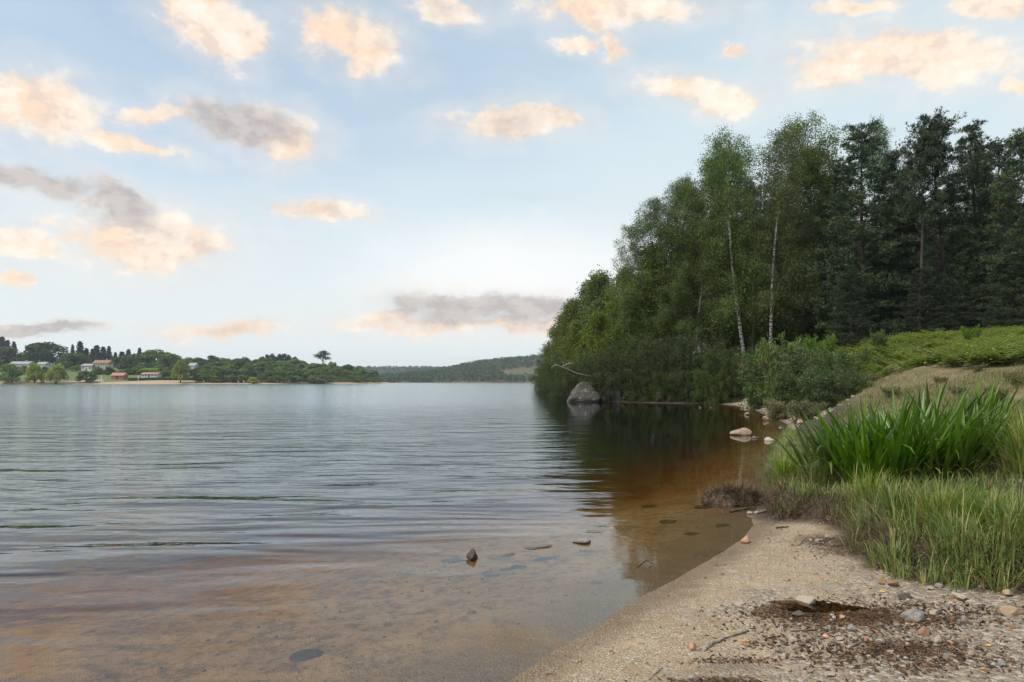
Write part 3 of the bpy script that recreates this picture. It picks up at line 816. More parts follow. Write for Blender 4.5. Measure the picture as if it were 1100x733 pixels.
def build_wood():
    rng = random.Random(4)
    GB, GP, GW, GT, GS = ('birches on the wooded point', 'conifers at the edge of the wood', 'willows hanging over the water', 'broadleaved trees stepping down the point', 'trees deep in the wood')
    # base column, distance, top row, kind, width, label
    B = [
        (800, 55.5, 134, 'birch_open', 1.2, 'birch with a white trunk leaning left, showing against the dark wood', -1.9, (-.12, 0)),
        (827, 54.5, 131, 'birch_open', 1.1, 'tall slender birch with a white trunk showing down to the shrubs', .4, (.045, 0)),
        (808, 57.0, 190, 'birch0', .7, 'thin grey birch between the two tall white trunked birches', 2.0, None),
        (838, 59.0, 128, 'birch1', 1.25, 'broad full crowned birch topping the clump, right of the leaning birch', .7, None),
        (868, 59.0, 164, 'birch2', 1.2, 'feathery pale birch beside the first dark conifer', 3.6, None),
        (884, 62.0, 190, 'birch3', 1.1, 'slim birch tucked against the dark conifer', 5.0, None),
        (726, 61.0, 192, 'birch3', .95, 'birch with a ragged shoulder, left of the leaning birch', 4.4, None),
        (775, 58.5, 166, 'birch0', 1.3, 'dense birch filling the gap behind the leaning birch', .2, None),
        (690, 60.0, 240, 'birch1', 1.1, 'small topped birch standing clear at the left of the tall birches', 2.9, None),
        (748, 57.5, 212, 'birch2', 1.3, 'mid height birch in front of the ragged birch', 5.7, None),
        (852, 56.5, 225, 'birch1', .85, 'low birch with drooping twigs under the tall ones', 2.2, None),
        (803, 60.0, 158, 'birch1', 1.3, 'full crowned birch between the leaning birch and the slender one', 3.3, None),
        (712, 60.0, 214, 'birch0', 1.2, 'bushy birch below the ragged one', 1.7, None),
        (741, 59.0, 196, 'birch3', 1.3, 'bushy birch between the ragged birch and the leaning birch', .9, None),
        (852, 64.0, 160, 'birch3', 1.3, 'bushy birch behind the feathery pale one', 4.9, None),
        (953, 70.0, 128, 'birch2', .75, 'pale birch top showing behind the conifers', 1.2, None),
        (1040, 66.0, 170, 'birch0', .9, 'olive birch half hidden among the pines', 3.1, None),
    ]
    for px, Y, top, kind, wide, lab, rz, lean in B:
        x = at(px, Y); z = H1(x, Y)
        o = plant(kind, x, Y, top_h(px, Y, top, z), lab, 'birch tree', GB, rz, wide)
        if lean:                              # whole tree leans
            o.rotation_euler = (lean[1], lean[0], 0)
    C = [
        (928, 50.0, 132, 'spruce0', 1.0, 'tall dark conifer with layered boughs at the left end of the conifers', .4),
        (900, 57.0, 178, 'spruce1', .9, 'dark conifer close behind the pale birch', 2.0),
        (962, 55.0, 160, 'pine1', .95, 'shaggy pine between the layered conifer and the open pine', 1.3),
        (988, 47.0, 138, 'pine_open', .85, 'open pine with bare forked trunk against the sky', .2),
        (1018, 49.0, 125, 'pine_open', 1.05, 'tall pine with a windswept head, highest of the pines', 2.6),
        (1052, 50.0, 130, 'pine0', .95, 'pine with level boughs right of the windswept pine', 4.0),
        (1098, 44.0, 138, 'pine2', 1.15, 'broad dark pine at the right edge of the picture', 5.2),
        (1075, 56.0, 150, 'spruce1', 1.0, 'dark conifer filling the gap left of the broad pine', 3.3),
        (1010, 60.0, 205, 'spruce0', 1.0, 'dark conifer low behind the open pine', 4.4),
        (1140, 47.0, 120, 'pine1', 1.1, 'dark pine just beyond the right edge', .9),
        (1035, 47.5, 245, 'spruce1', 1.15, 'young dark conifer under the windswept pine', 5.5),
        (950, 50.0, 262, 'spruce0', 1.25, 'young dark conifer beside the layered conifer', 2.4),
        (1085, 43.5, 262, 'spruce0', 1.25, 'young dark conifer under the broad pine', .1),
        (915, 47.5, 290, 'spruce1', 1.5, 'low dark conifer spreading under the layered conifer', 3.9),
        (1020, 45.5, 300, 'spruce0', 1.5, 'low dark conifer in the shade between the pines', 2.7),
        (1060, 46.5, 275, 'spruce1', 1.4, 'young dark conifer below the level boughed pine', 1.9),
        (968, 51.5, 225, 'spruce1', 1.1, 'half grown dark conifer between the layered conifer and the bare forked trunk', .7),
        (988, 45.3, 288, 'spruce1', 1.5, 'low spreading conifer below the bare forked trunk', 1.1),
    ]
    for px, Y, top, kind, wide, lab, rz in C:
        x = at(px, Y); z = H1(x, Y)
        plant(kind, x, Y, top_h(px, Y, top, z), lab, 'conifer', GP, rz, wide)
    T = [(705, 60, 262, 1.0, 'dark broadleaved tree below the small topped birch'), (668, 66, 288, 1.1, 'round headed tree left of the small topped birch'),
         (648, 76, 292, 1.15, 'yellowish green tree rising above the round headed one'), (630, 86, 303, 1.15, 'bright green tree in the middle of the descending row'),
         (617, 97, 322, 1.1, 'tree with a pale green flank beyond the big boulder'), (607, 110, 335, 1.1, 'smaller tree further out along the point'),
         (599, 124, 352, 1.1, 'low tree near the tip of the point'), (592, 138, 372, 1.2, 'outermost low tree at the tip of the point'),
         (780, 60, 262, 1.0, 'broad tree under the leaning birch'), (735, 64, 250, 1.0, 'broad tree behind the hanging willows'), (845, 62, 262, 1.0, 'broad tree under the slender birch'),
         (680, 59.5, 320, 1.1, 'low bushy tree over the square rocks'), (640, 62, 335, 1.1, 'bushy tree right behind the big boulder'), (622, 72, 345, 1.1, 'bushy tree overhanging the open lake')]
    for k, (px, Y, top, wide, lab) in enumerate(T):
        x = at(px, Y); z = H1(x, Y)
        plant('broad%d' % (k % 3), x, Y, top_h(px, Y, top, z), lab, 'tree', GT, k * 1.3, wide)
    Wl = [(612, 59.5, 378), (598, 78, 384), (645, 58.3, 376), (668, 57.6, 366), (690, 57.0, 382), (712, 56.0, 360), (733, 55.0, 374), (755, 54.0, 352), (776, 53.0, 374), (796, 52.5, 382),
          (762, 51.8, 392), (740, 53.3, 398), (715, 54.6, 396), (690, 55.6, 398), (815, 52.5, 372), (588, 100, 385), (586, 128, 392)]
    wl = ['willow bush behind the dead white branch', 'willow bush on the lake side beyond the boulder', 'willow bush just right of the big boulder', 'willow bush over the first square rock',
          'willow bush over the second rock', 'tall weeping willow bush in the middle of the bank', 'weeping willow bush left of the pale hanging one', 'pale hanging willow bush below the leaning birch',
          'willow bush between the leaning birch and the gravel', 'willow bush at the head of the gravel shore', 'low willow skirt touching the dark water near the gravel', 'low willow skirt in the middle of the bay',
          'low willow skirt over the paired rocks', 'low willow skirt left of the paired rocks', 'willow bush beside the broom', 'lake side willow bush far along the point', 'last willow bush at the tip of the point']
    for k, ((px, Y, top), lab) in enumerate(zip(Wl, wl)):
        x = at(px, Y); z = H1(x, Y)
        plant('willow%d' % (k % 3), x, Y, top_h(px, Y, top, max(z, 0)), lab, 'willow', GW, k * 2.1, 1.15, z=max(z, 0.02))
    # the wood behind
    k = 0
    for Y, n in ((68, 12), (78, 12), (92, 11)):
        for j in range(n):
            px = 650 + (j + rng.uniform(.1, .9)) / n * 560
            if Y > 85 and px < 680: px += 60
            x = at(px, Y); z = H1(x, Y)
            lim = np.interp(px, [600, 650, 690, 730, 770, 830, 880, 950, 1050, 1200], [360, 320, 275, 240, 205, 185, 215, 190, 185, 170])
            kind = ('birch%d' % (k % 4)) if px < 880 else ('spruce%d' % (k % 2))
            plant(kind, x, Y, max(6, top_h(px, Y, lim + rng.uniform(15, 60), z)), 'shaded birch deep in the wood, hidden behind the front trees' if px < 880 else 'dark conifer deep in the wood, hidden behind the front trees',
                  'tree', GS, rng.uniform(0, 6), 1.35)
            k += 1
    for k, (px, Y, h, lab) in enumerate([(785, 60, 5.5, 'dark bush in the shade behind the leaning birch'), (812, 61, 5.5, 'dark bush in the shade between the white trunks'), (838, 58, 5.0, 'dark bush in the shade right of the slender birch'), (862, 57, 5.0, 'dark bush in the shade under the feathery birch'),
                                         (890, 60, 5.0, 'dark bush in the shade behind the tall broom'), (800, 66, 6.5, 'dark bush deeper in the shade of the birches'), (845, 68, 6.5, 'dark bush deep behind the broom')]):
        x = at(px, Y)
        plant('willow%d' % (k % 3), x, Y, h, lab, 'bush', 'bushes in the shade of the wood', k * 1.4, 1.3)
    # under-storey
    S = [(842, 37.5, 362, 'broom', 1.0, 'dark green broom at the left end of the shrubs'), (868, 36.5, 372, 'shrub0', 1.2, 'grey green rounded shrub in the middle of the shrub belt'), (905, 34.5, 374, 'shrub1', 1.3, 'grey green shrub with a flat top right of the rounded one'),
         (945, 36, 354, 'broom', .75, 'upright broom in front of the layered conifer'), (1044, 33, 350, 'broom', .85, 'bright green fan of broom standing in the bracken'), (828, 41, 376, 'shrub1', 1.2, 'leafy shrub under the slender birch trunk'),
         (850, 33.5, 396, 'shrub0', 1.2, 'low shrub at the back of the gravel shore'), (884, 31.5, 392, 'shrub1', 1.3, 'low spreading shrub above the driftwood'), (922, 36.5, 380, 'shrub0', 1.1, 'low shrub beside the dry meadow'),
         (815, 45, 392, 'broom', 1.0, 'yellowish broom beside the water at the wood edge'), (972, 43, 358, 'shrub1', 1.3, 'shrub at the foot of the open pine'), (1005, 44, 352, 'shrub0', 1.3, 'shrub in the shade under the pines'),
         (1092, 41, 352, 'broom', .8, 'small broom at the right edge above the bracken'), (878, 40, 360, 'broom', .9, 'tall broom behind the grey green shrubs'), (1062, 44, 350, 'shrub1', 1.4, 'dark shrub under the broad pine'), (935, 43, 362, 'shrub0', 1.3, 'shrub in the shade of the layered conifer'),
         (905, 30.5, 402, 'shrub0', 1.2, 'small grey green shrub at the lower edge of the shrub belt'), (945, 33.5, 386, 'shrub1', 1.3, 'grey green shrub where the belt meets the dry meadow'), (968, 37, 376, 'shrub0', 1.1, 'small shrub standing in the bracken left of the bright broom'), (925, 31, 398, 'shrub1', 1.2, 'low flat shrub above the dry grass'),
         (1000, 36, 372, 'broom', .9, 'young broom in the middle of the bracken'), (1070, 36, 362, 'shrub1', 1.2, 'grey green shrub right of the bright broom'), (1022, 38, 364, 'shrub0', 1.1, 'small shrub left of the bright broom'), (985, 33, 384, 'shrub1', 1.0, 'small shrub at the edge between bracken and dry meadow')]
    for k, (px, Y, top, kind, wide, lab) in enumerate(S):
        x = at(px, Y); z = H1(x, Y)
        plant(kind, x, Y, max(.6, top_h(px, Y, top, z)), lab, 'shrub', 'shrubs at the foot of the wood', k * 1.7, wide)
    Hh = [(838, 30.5, 416, 'brownish twiggy shrub on the gravel shore'), (864, 27.0, 418, 'brown heather tuft above the driftwood log'), (1096, 15, 408, 'dark heather tuft in the meadow at the right edge'), (1074, 13.5, 424, 'dark heather tuft behind the iris bed'),
          (1010, 25, 408, 'small heather tuft near the top of the dry meadow'), (1050, 26, 398, 'heather tuft just below the bracken'), (960, 24, 414, 'small heather tuft at the left end of the dry meadow'), 
          (1030, 17, 414, 'heather tuft in the dry grass behind the middle of the iris bed'), (1085, 17.5, 402, 'olive heather tuft higher up the meadow at the right')]
    for k, (px, Y, top, lab) in enumerate(Hh):
        x = at(px, Y); z = H1(x, Y)
        plant('heath', x, Y, min(.9, max(.3, top_h(px, Y, top, z))), lab, 'heather', 'heather tufts', k * 1.9, 1.5)

# ---------------------------------------------------------------- low vegetation
def ground_pts(rng, n, fx):
    x, y = fx(rng, n)
    z, d1, d2, d3, bk = height(x, y, True)
    return x, y, z, d1, bk

def build_grass():
    rng = np.random.default_rng(7)
    # dry meadow behind the bank
    n = 130000
    Y = np.exp(rng.uniform(np.log(10.5), np.log(36), n)); X = Y * rng.uniform(.38, .92, n)
    z, d1, _, _, bk = height(X, Y, True)
    pn = fbm(X * .5, Y * .5, 71, 4)
    keep = (d1 > 1.6) & ((bk > .6) | ((Y > 20) & (d1 > 2.2))) & (rng.uniform(-.55, .5, n) < pn + .12) & (d1 < 20)
    X, Y, z, pn = X[keep], Y[keep], z[keep], pn[keep]
    mb = MB(); N = len(X)
    az = rng.uniform(0, 6.28, N)
    blades(mb, np.stack([X, Y, z - .02], -1), az, rng.uniform(.05, .20, N) * (1 + 1.6 * pn), rng.uniform(.005, .011, N) * (.6 + Y / 40), rng.uniform(0, .5, N), rng.uniform(0, 1.0, N), 2)
    o = mb.build('meadow_grass', M['meadow_leaf'])
    tag(o, 'dry straw coloured meadow grass sloping up behind the iris bed', 'grass', kind='stuff')
    # bank grass: tufts of long green blades with dead straw at the front
    mb = MB()
    n = 9000
    cx = rng.uniform(2.3, 9.5, n); cy_ = rng.uniform(4.3, 19, n)
    z, d1, _, _, bk = height(cx, cy_, True)
    lush = fbm(cx * .9, cy_ * .9, 73, 3)
    edge = np.exp(-((bk - .10) / .28) ** 2)
    p = np.where((bk > -.22), np.clip(.95 * edge + np.where(bk > .4, .14, .16) + .25 * lush, 0, 1), 0)
    clump = fbm(cx * 2.6, cy_ * 2.6, 79, 2)
    p = p * np.clip(.42 + 2.6 * clump, .04, 1.3)
    keep = (rng.uniform(0, 1, n) < p) & (bk > np.where((cx / cy_ < .50) & (cy_ < 9.5), .04, -.22)) & (cx / cy_ > .34) & (d1 > .05)
    cx, cy_, ed, lush = cx[keep], cy_[keep], edge[keep], lush[keep] + .8 * clump[keep]
    base, L, w, lean, curl, az = [], [], [], [], [], []
    for k in range(len(cx)):
        m = int(14 + 16 * ed[k] * rng.uniform(.5, 1.3))
        a = rng.uniform(0, 6.28, m); r = np.abs(rng.normal(0, .055, m))
        base.append(np.stack([cx[k] + r * np.cos(a), cy_[k] + r * np.sin(a), np.zeros(m)], -1))
        h = (.08 + (.14 + .13 * (cx[k] / cy_[k] > .50)) * ed[k] + .10 * lush[k]) * rng.uniform(.65, 1.25)
        L.append(h * rng.uniform(.55, 1.25, m)); w.append(rng.uniform(.005, .012, m)); lean.append(rng.uniform(.02, .45, m)); curl.append(rng.uniform(.1, 1.5, m)); az.append(a)
    base = np.concatenate(base); base[:, 2] = height(base[:, 0], base[:, 1]) - .015
    L, w, lean, curl, az = map(np.concatenate, (L, w, lean, curl, az))
    dead = rng.uniform(0, 1, len(base)) < .30 + .5 * np.clip(fbm(base[:, 0] * 2, base[:, 1] * 2, 80, 2), -.5, .5)
    for sel, mi in ((~dead, 0), (dead, 1)):
        blades(mb, base[sel], az[sel], L[sel], w[sel], lean[sel] + mi * .3, curl[sel] + mi * .7, 5, mi)
    o = mb.build('bank_grass', [M['grass_leaf'], M['dry_leaf']])
    tag(o, 'long green grass with dead straw along the front edge of the bank', 'grass', kind='stuff')
    # short sward under the tall blades
    n = 60000
    x = rng.uniform(2.4, 9.5, n); y = rng.uniform(4.4, 14.0, n)
    z, d1, _, _, bk = height(x, y, True)
    k = (bk > .12) & (d1 > .3) & (x / y > .33) & (rng.uniform(-.6, .3, n) < fbm(x * 1.5, y * 1.5, 83, 3))
    x, y, z = x[k], y[k], z[k]; N = len(x)
    mb = MB()
    blades(mb, np.stack([x, y, z - .01], -1), rng.uniform(0, 6.28, N), rng.uniform(.05, .20, N), rng.uniform(.005, .011, N), rng.uniform(.1, .7, N), rng.uniform(.2, 1.6, N), 4)
    o = mb.build('short_grass', M['grass_leaf'])
    tag(o, 'short dark green sward on the top of the bank around the iris', 'grass', kind='stuff')
    # root fibres and dead thatch hanging over the cut face of the bank
    mb = MB()
    n = 70000
    x = rng.uniform(2.4, 7.5, n); y = rng.uniform(4.3, 12, n)
    z, d1, _, _, bk = height(x, y, True)
    keep = (np.abs(bk - .06) < .13) & (d1 > -.1) & (x / y > .33)
    x, y, z = x[keep], y[keep], z[keep]; N = len(x)
    e = .03
    gx = (sdist(BANK, x + e, y) - sdist(BANK, x - e, y)); gy = (sdist(BANK, x, y + e) - sdist(BANK, x, y - e))
    az = np.arctan2(-gy, -gx) + rng.normal(0, .7, N)
    blades(mb, np.stack([x, y, z + .02], -1), az, rng.uniform(.10, .34, N), rng.uniform(.003, .008, N), rng.uniform(.3, 1.3, N), rng.uniform(.8, 2.2, N), 5, 0)
    o = mb.build('exposed_roots', M['root_fibre'])
    tag(o, 'reddish brown root fibres hanging from the cut face of the bank', 'roots', kind='stuff')
    # bracken on the slope below the conifers
    mb = MB(); n = 2600
    Y = rng.uniform(26, 46, n); X = Y * rng.uniform(.42, .86, n)
    z, d1, _, _, bk = height(X, Y, True)
    pn = fbm(X * .3, Y * .3, 77, 3)
    pn = pn + .5 * fbm(X * .9, Y * .9, 78, 2)
    low = (Y + 9 * pn) > 29.5
    keep = low & (d1 > 3.2) & (d1 < 24) & (rng.uniform(-.35, .25, n) < pn)
    X, Y, z, pn = X[keep], Y[keep], z[keep], pn[keep]; N = len(X)
    C, A, S_, LL, WW = [], [], [], [], []
    for k in range(N):
        nf = rng.integers(3, 6)
        for f in range(nf):
            a = rng.uniform(0, 6.28); L = rng.uniform(.6, 1.25) * (1 + .6 * pn[k])
            s = np.linspace(.2, 1, 9)
            th = .45 + 1.15 * s
            px = np.cumsum(np.sin(th)) * L / 9; pz = np.cumsum(np.cos(th)) * L / 9 + .12
            ctr = np.stack([X[k] + px * math.cos(a), Y[k] + px * math.sin(a), z[k] + pz], -1)
            sv = np.array([-math.sin(a), math.cos(a), 0]); fw = np.array([math.cos(a) * .5, math.sin(a) * .5, -.25])
            ll = .30 * L * (1.15 - s)
            for sg in (-1, 1):
                ax = norm((sv * sg + fw)[None] + rng.normal(0, .12, (9, 3)))
                C.append(ctr + ax * (ll / 2)[:, None]); A.append(ax); S_.append(norm(np.cross(ax, np.array([[.2, .1, 1.]])))); LL.append(ll); WW.append(ll * .34 + .015)
    diamonds(mb, np.concatenate(C), np.concatenate(A), np.concatenate(S_), np.concatenate(LL), np.concatenate(WW))
    o = mb.build('bracken', M['bracken_leaf'])
    tag(o, 'pale green bracken fern carpeting the slope below the conifers', 'bracken', kind='stuff')

def build_iris():
    rng = np.random.default_rng(17)
    spots = [(905, 9.3, .42, 120, .88, 'iris clump at the left end of the iris bed'), (945, 8.9, .48, 150, 1.0, 'tall iris clump left of the middle of the iris bed'), (980, 9.2, .50, 150, 1.05, 'tallest iris clump in the middle of the iris bed'),
             (1012, 8.9, .45, 130, .92, 'iris clump right of the middle of the iris bed'), (1046, 9.2, .42, 120, .80, 'iris clump with bent over leaves at the right of the bed'), (925, 10.9, .5, 90, .9, 'iris clump at the back left of the bed'), (1000, 11.0, .55, 100, .95, 'iris clump at the back of the bed'), (1050, 11.0, .45, 70, .75, 'iris clump at the back right of the bed')]
    for px, Y, rad, n, lf, lab in spots:
        x = at(px, Y); z = H1(x, Y)
        o = empty('iris_clump', (x, Y, z))
        tag(o, lab, 'iris', 'iris clumps along the bank')
        a = rng.uniform(0, 6.28, n); r = rad * np.sqrt(rng.uniform(0, 1, n))
        bx, by = r * np.cos(a) * 1.15, r * np.sin(a) * .8
        bz = height(x + bx, Y + by) - z - .02
        az = a + rng.normal(0, .7, n)
        L = lf * rng.uniform(.72, 1.38, n) * (1.06 - .22 * r / rad)
        mb = MB()
        blades(mb, np.stack([bx, by, bz], -1), az, L, rng.uniform(.036, .068, n), rng.uniform(0, .24, n) + .42 * r / rad, rng.uniform(.0, .7, n) + np.where(rng.uniform(0, 1, n) < .22, rng.uniform(.8, 2.2, n), 0), 8, fold=.25,
               face=az + np.pi / 2 + rng.normal(0, .5, n))
        tag(mb.build('leaves', M['iris_leaf'], o), kind='stuff')
        mb = MB(); m = max(6, n // 5)
        a = rng.uniform(0, 6.28, m); r = rad * rng.uniform(.5, 1.1, m)
        bx, by = r * np.cos(a), r * np.sin(a) * .8
        blades(mb, np.stack([bx, by, height(x + bx, Y + by) - z - .01], -1), a, rng.uniform(.35, .7, m), rng.uniform(.015, .028, m), rng.uniform(.5, .9, m), rng.uniform(.6, 1.8, m), 7)
        c = mb.build('dead_leaves', M['dry_leaf'], o); c['label'] = 'withered straw coloured leaves'; c['kind'] = 'stuff'
    # sedge tussock at the right edge and grass tussocks in front
    for (px, Y, n, L0, lab) in [(1104, 8.3, 420, .85, 'fine leaved sedge tussock at the right edge'), (962, 6.5, 300, .50, 'grass tussock with dead brown stalks in the middle of the bank'), (1012, 5.9, 300, .52, 'green grass tussock in front of the iris bed'),
                                (1060, 5.6, 280, .48, 'bright grass tussock near the right end of the bank'), (1094, 5.35, 280, .46, 'grass tussock at the lower right corner of the bank'), (842, 9.9, 300, .44, 'low grass tussock at the left tip of the bank'), (878, 9.0, 320, .44, 'short grass tussock over the hollow of the bank'),
                                (935, 7.4, 240, .46, 'grass tussock where the bank turns towards the viewer')]:
        x = at(px, Y); z = H1(x, Y)
        o = empty('grass_tussock', (x, Y, z))
        tag(o, lab, 'grass tussock', 'grass tussocks on the bank')
        a = rng.uniform(0, 6.28, n); r = np.abs(rng.normal(0, .13, n))
        bx, by = r * np.cos(a), r * np.sin(a)
        mb = MB()
        blades(mb, np.stack([bx, by, height(x + bx, Y + by) - z - .02], -1), a + rng.normal(0, .5, n), L0 * rng.uniform(.5, 1.2, n), rng.uniform(.006, .013, n), rng.uniform(.02, .4, n), rng.uniform(.2, 1.5, n), 6)
        tag(mb.build('blades', M['grass_leaf'], o), kind='stuff')
        mb = MB(); m = n // 4
        a = rng.uniform(0, 6.28, m); r = np.abs(rng.normal(0, .16, m)); bx, by = r * np.cos(a), r * np.sin(a)
        blades(mb, np.stack([bx, by, height(x + bx, Y + by) - z - .01], -1), a, L0 * rng.uniform(.4, .95, m), rng.uniform(.005, .012, m), rng.uniform(.2, .9, m), rng.uniform(.3, 2.0, m), 6)
        c = mb.build('dead_blades', M['dry_leaf'], o); c['label'] = 'dead straw coloured blades'; c['kind'] = 'stuff'

# ---------------------------------------------------------------- stones, sticks, fallen leaves
def rock_mesh(seed, sx, sy, sz, cuts=7, rough=.06, sub=3, mat='granite', flat_top=0.0, taper=0.0, tight=.0):
    rng = np.random.default_rng(seed)
    bm = bmesh.new()
    bmesh.ops.create_icosphere(bm, subdivisions=sub, radius=1.0)
    v = np.array([p.co[:] for p in bm.verts]); f = np.array([[q.index for q in p.verts] for p in bm.faces])
    bm.free()
    for k in range(cuts):
        n = rng.normal(0, 1, 3); n /= np.linalg.norm(n)
        if flat_top and k == 0: n = np.array([.12, .05, 1.0]); n /= np.linalg.norm(n)
        d = rng.uniform(.55 - tight, .85 - tight) if not (flat_top and k == 0) else flat_top
        o = v @ n - d
        v = v - np.maximum(o, 0)[:, None] * n * .94
    if taper: v[:, :2] *= (1 - taper * np.clip(v[:, 2:3] + .2, 0, 1.2)); v[:, 0] += .12 * v[:, 2]
    v = v * (1 + rough * (fbm(v[:, 0] * 2.2 + seed, v[:, 1] * 2.2 + v[:, 2] * 1.7, seed, 4))[:, None] * 2)
    v = v * np.array([sx, sy, sz])
    mb = MB(); mb.add(v, None, f)
    me = mb.mesh('rock', M[mat])
    return me

def put_rock(name, px, py, wpx, hpx, lab, mat, group, seed, depth=1.0, sink=.25, rz=None, cuts=7, flat_top=0.0, z=None, sub=3, cat='stone', taper=0.0, tight=.2):
    """A stone whose foot is seen at (px, py), wpx wide and hpx high in the photograph."""
    if z is None: p = G(px, py)
    else: p = np.array([*Wp(px, py, z), z])
    s = p[1] / FPX
    w, h = wpx * s, hpx * s
    me = rock_mesh(seed, w / 2, w / 2 * depth, h / 2 / (1 - sink * .6), cuts, mat=mat, flat_top=flat_top, sub=sub, tight=tight, taper=taper)
    o = bpy.data.objects.new(name, me); COL.objects.link(o)
    gz = H1(p[0], p[1] + w / 2 * depth * .6)
    o.location = (p[0], p[1] + w / 2 * depth * .6, max(gz, p[2]) + h / 2 / (1 - sink * .6) * (1 - 2 * sink) if z is None else z + h / 2 * (1 - 2 * sink))
    o.rotation_euler = (0, 0, rz if rz is not None else (seed * 1.7) % 6.28 * .1)
    tag(o, lab, cat, group)
    return o

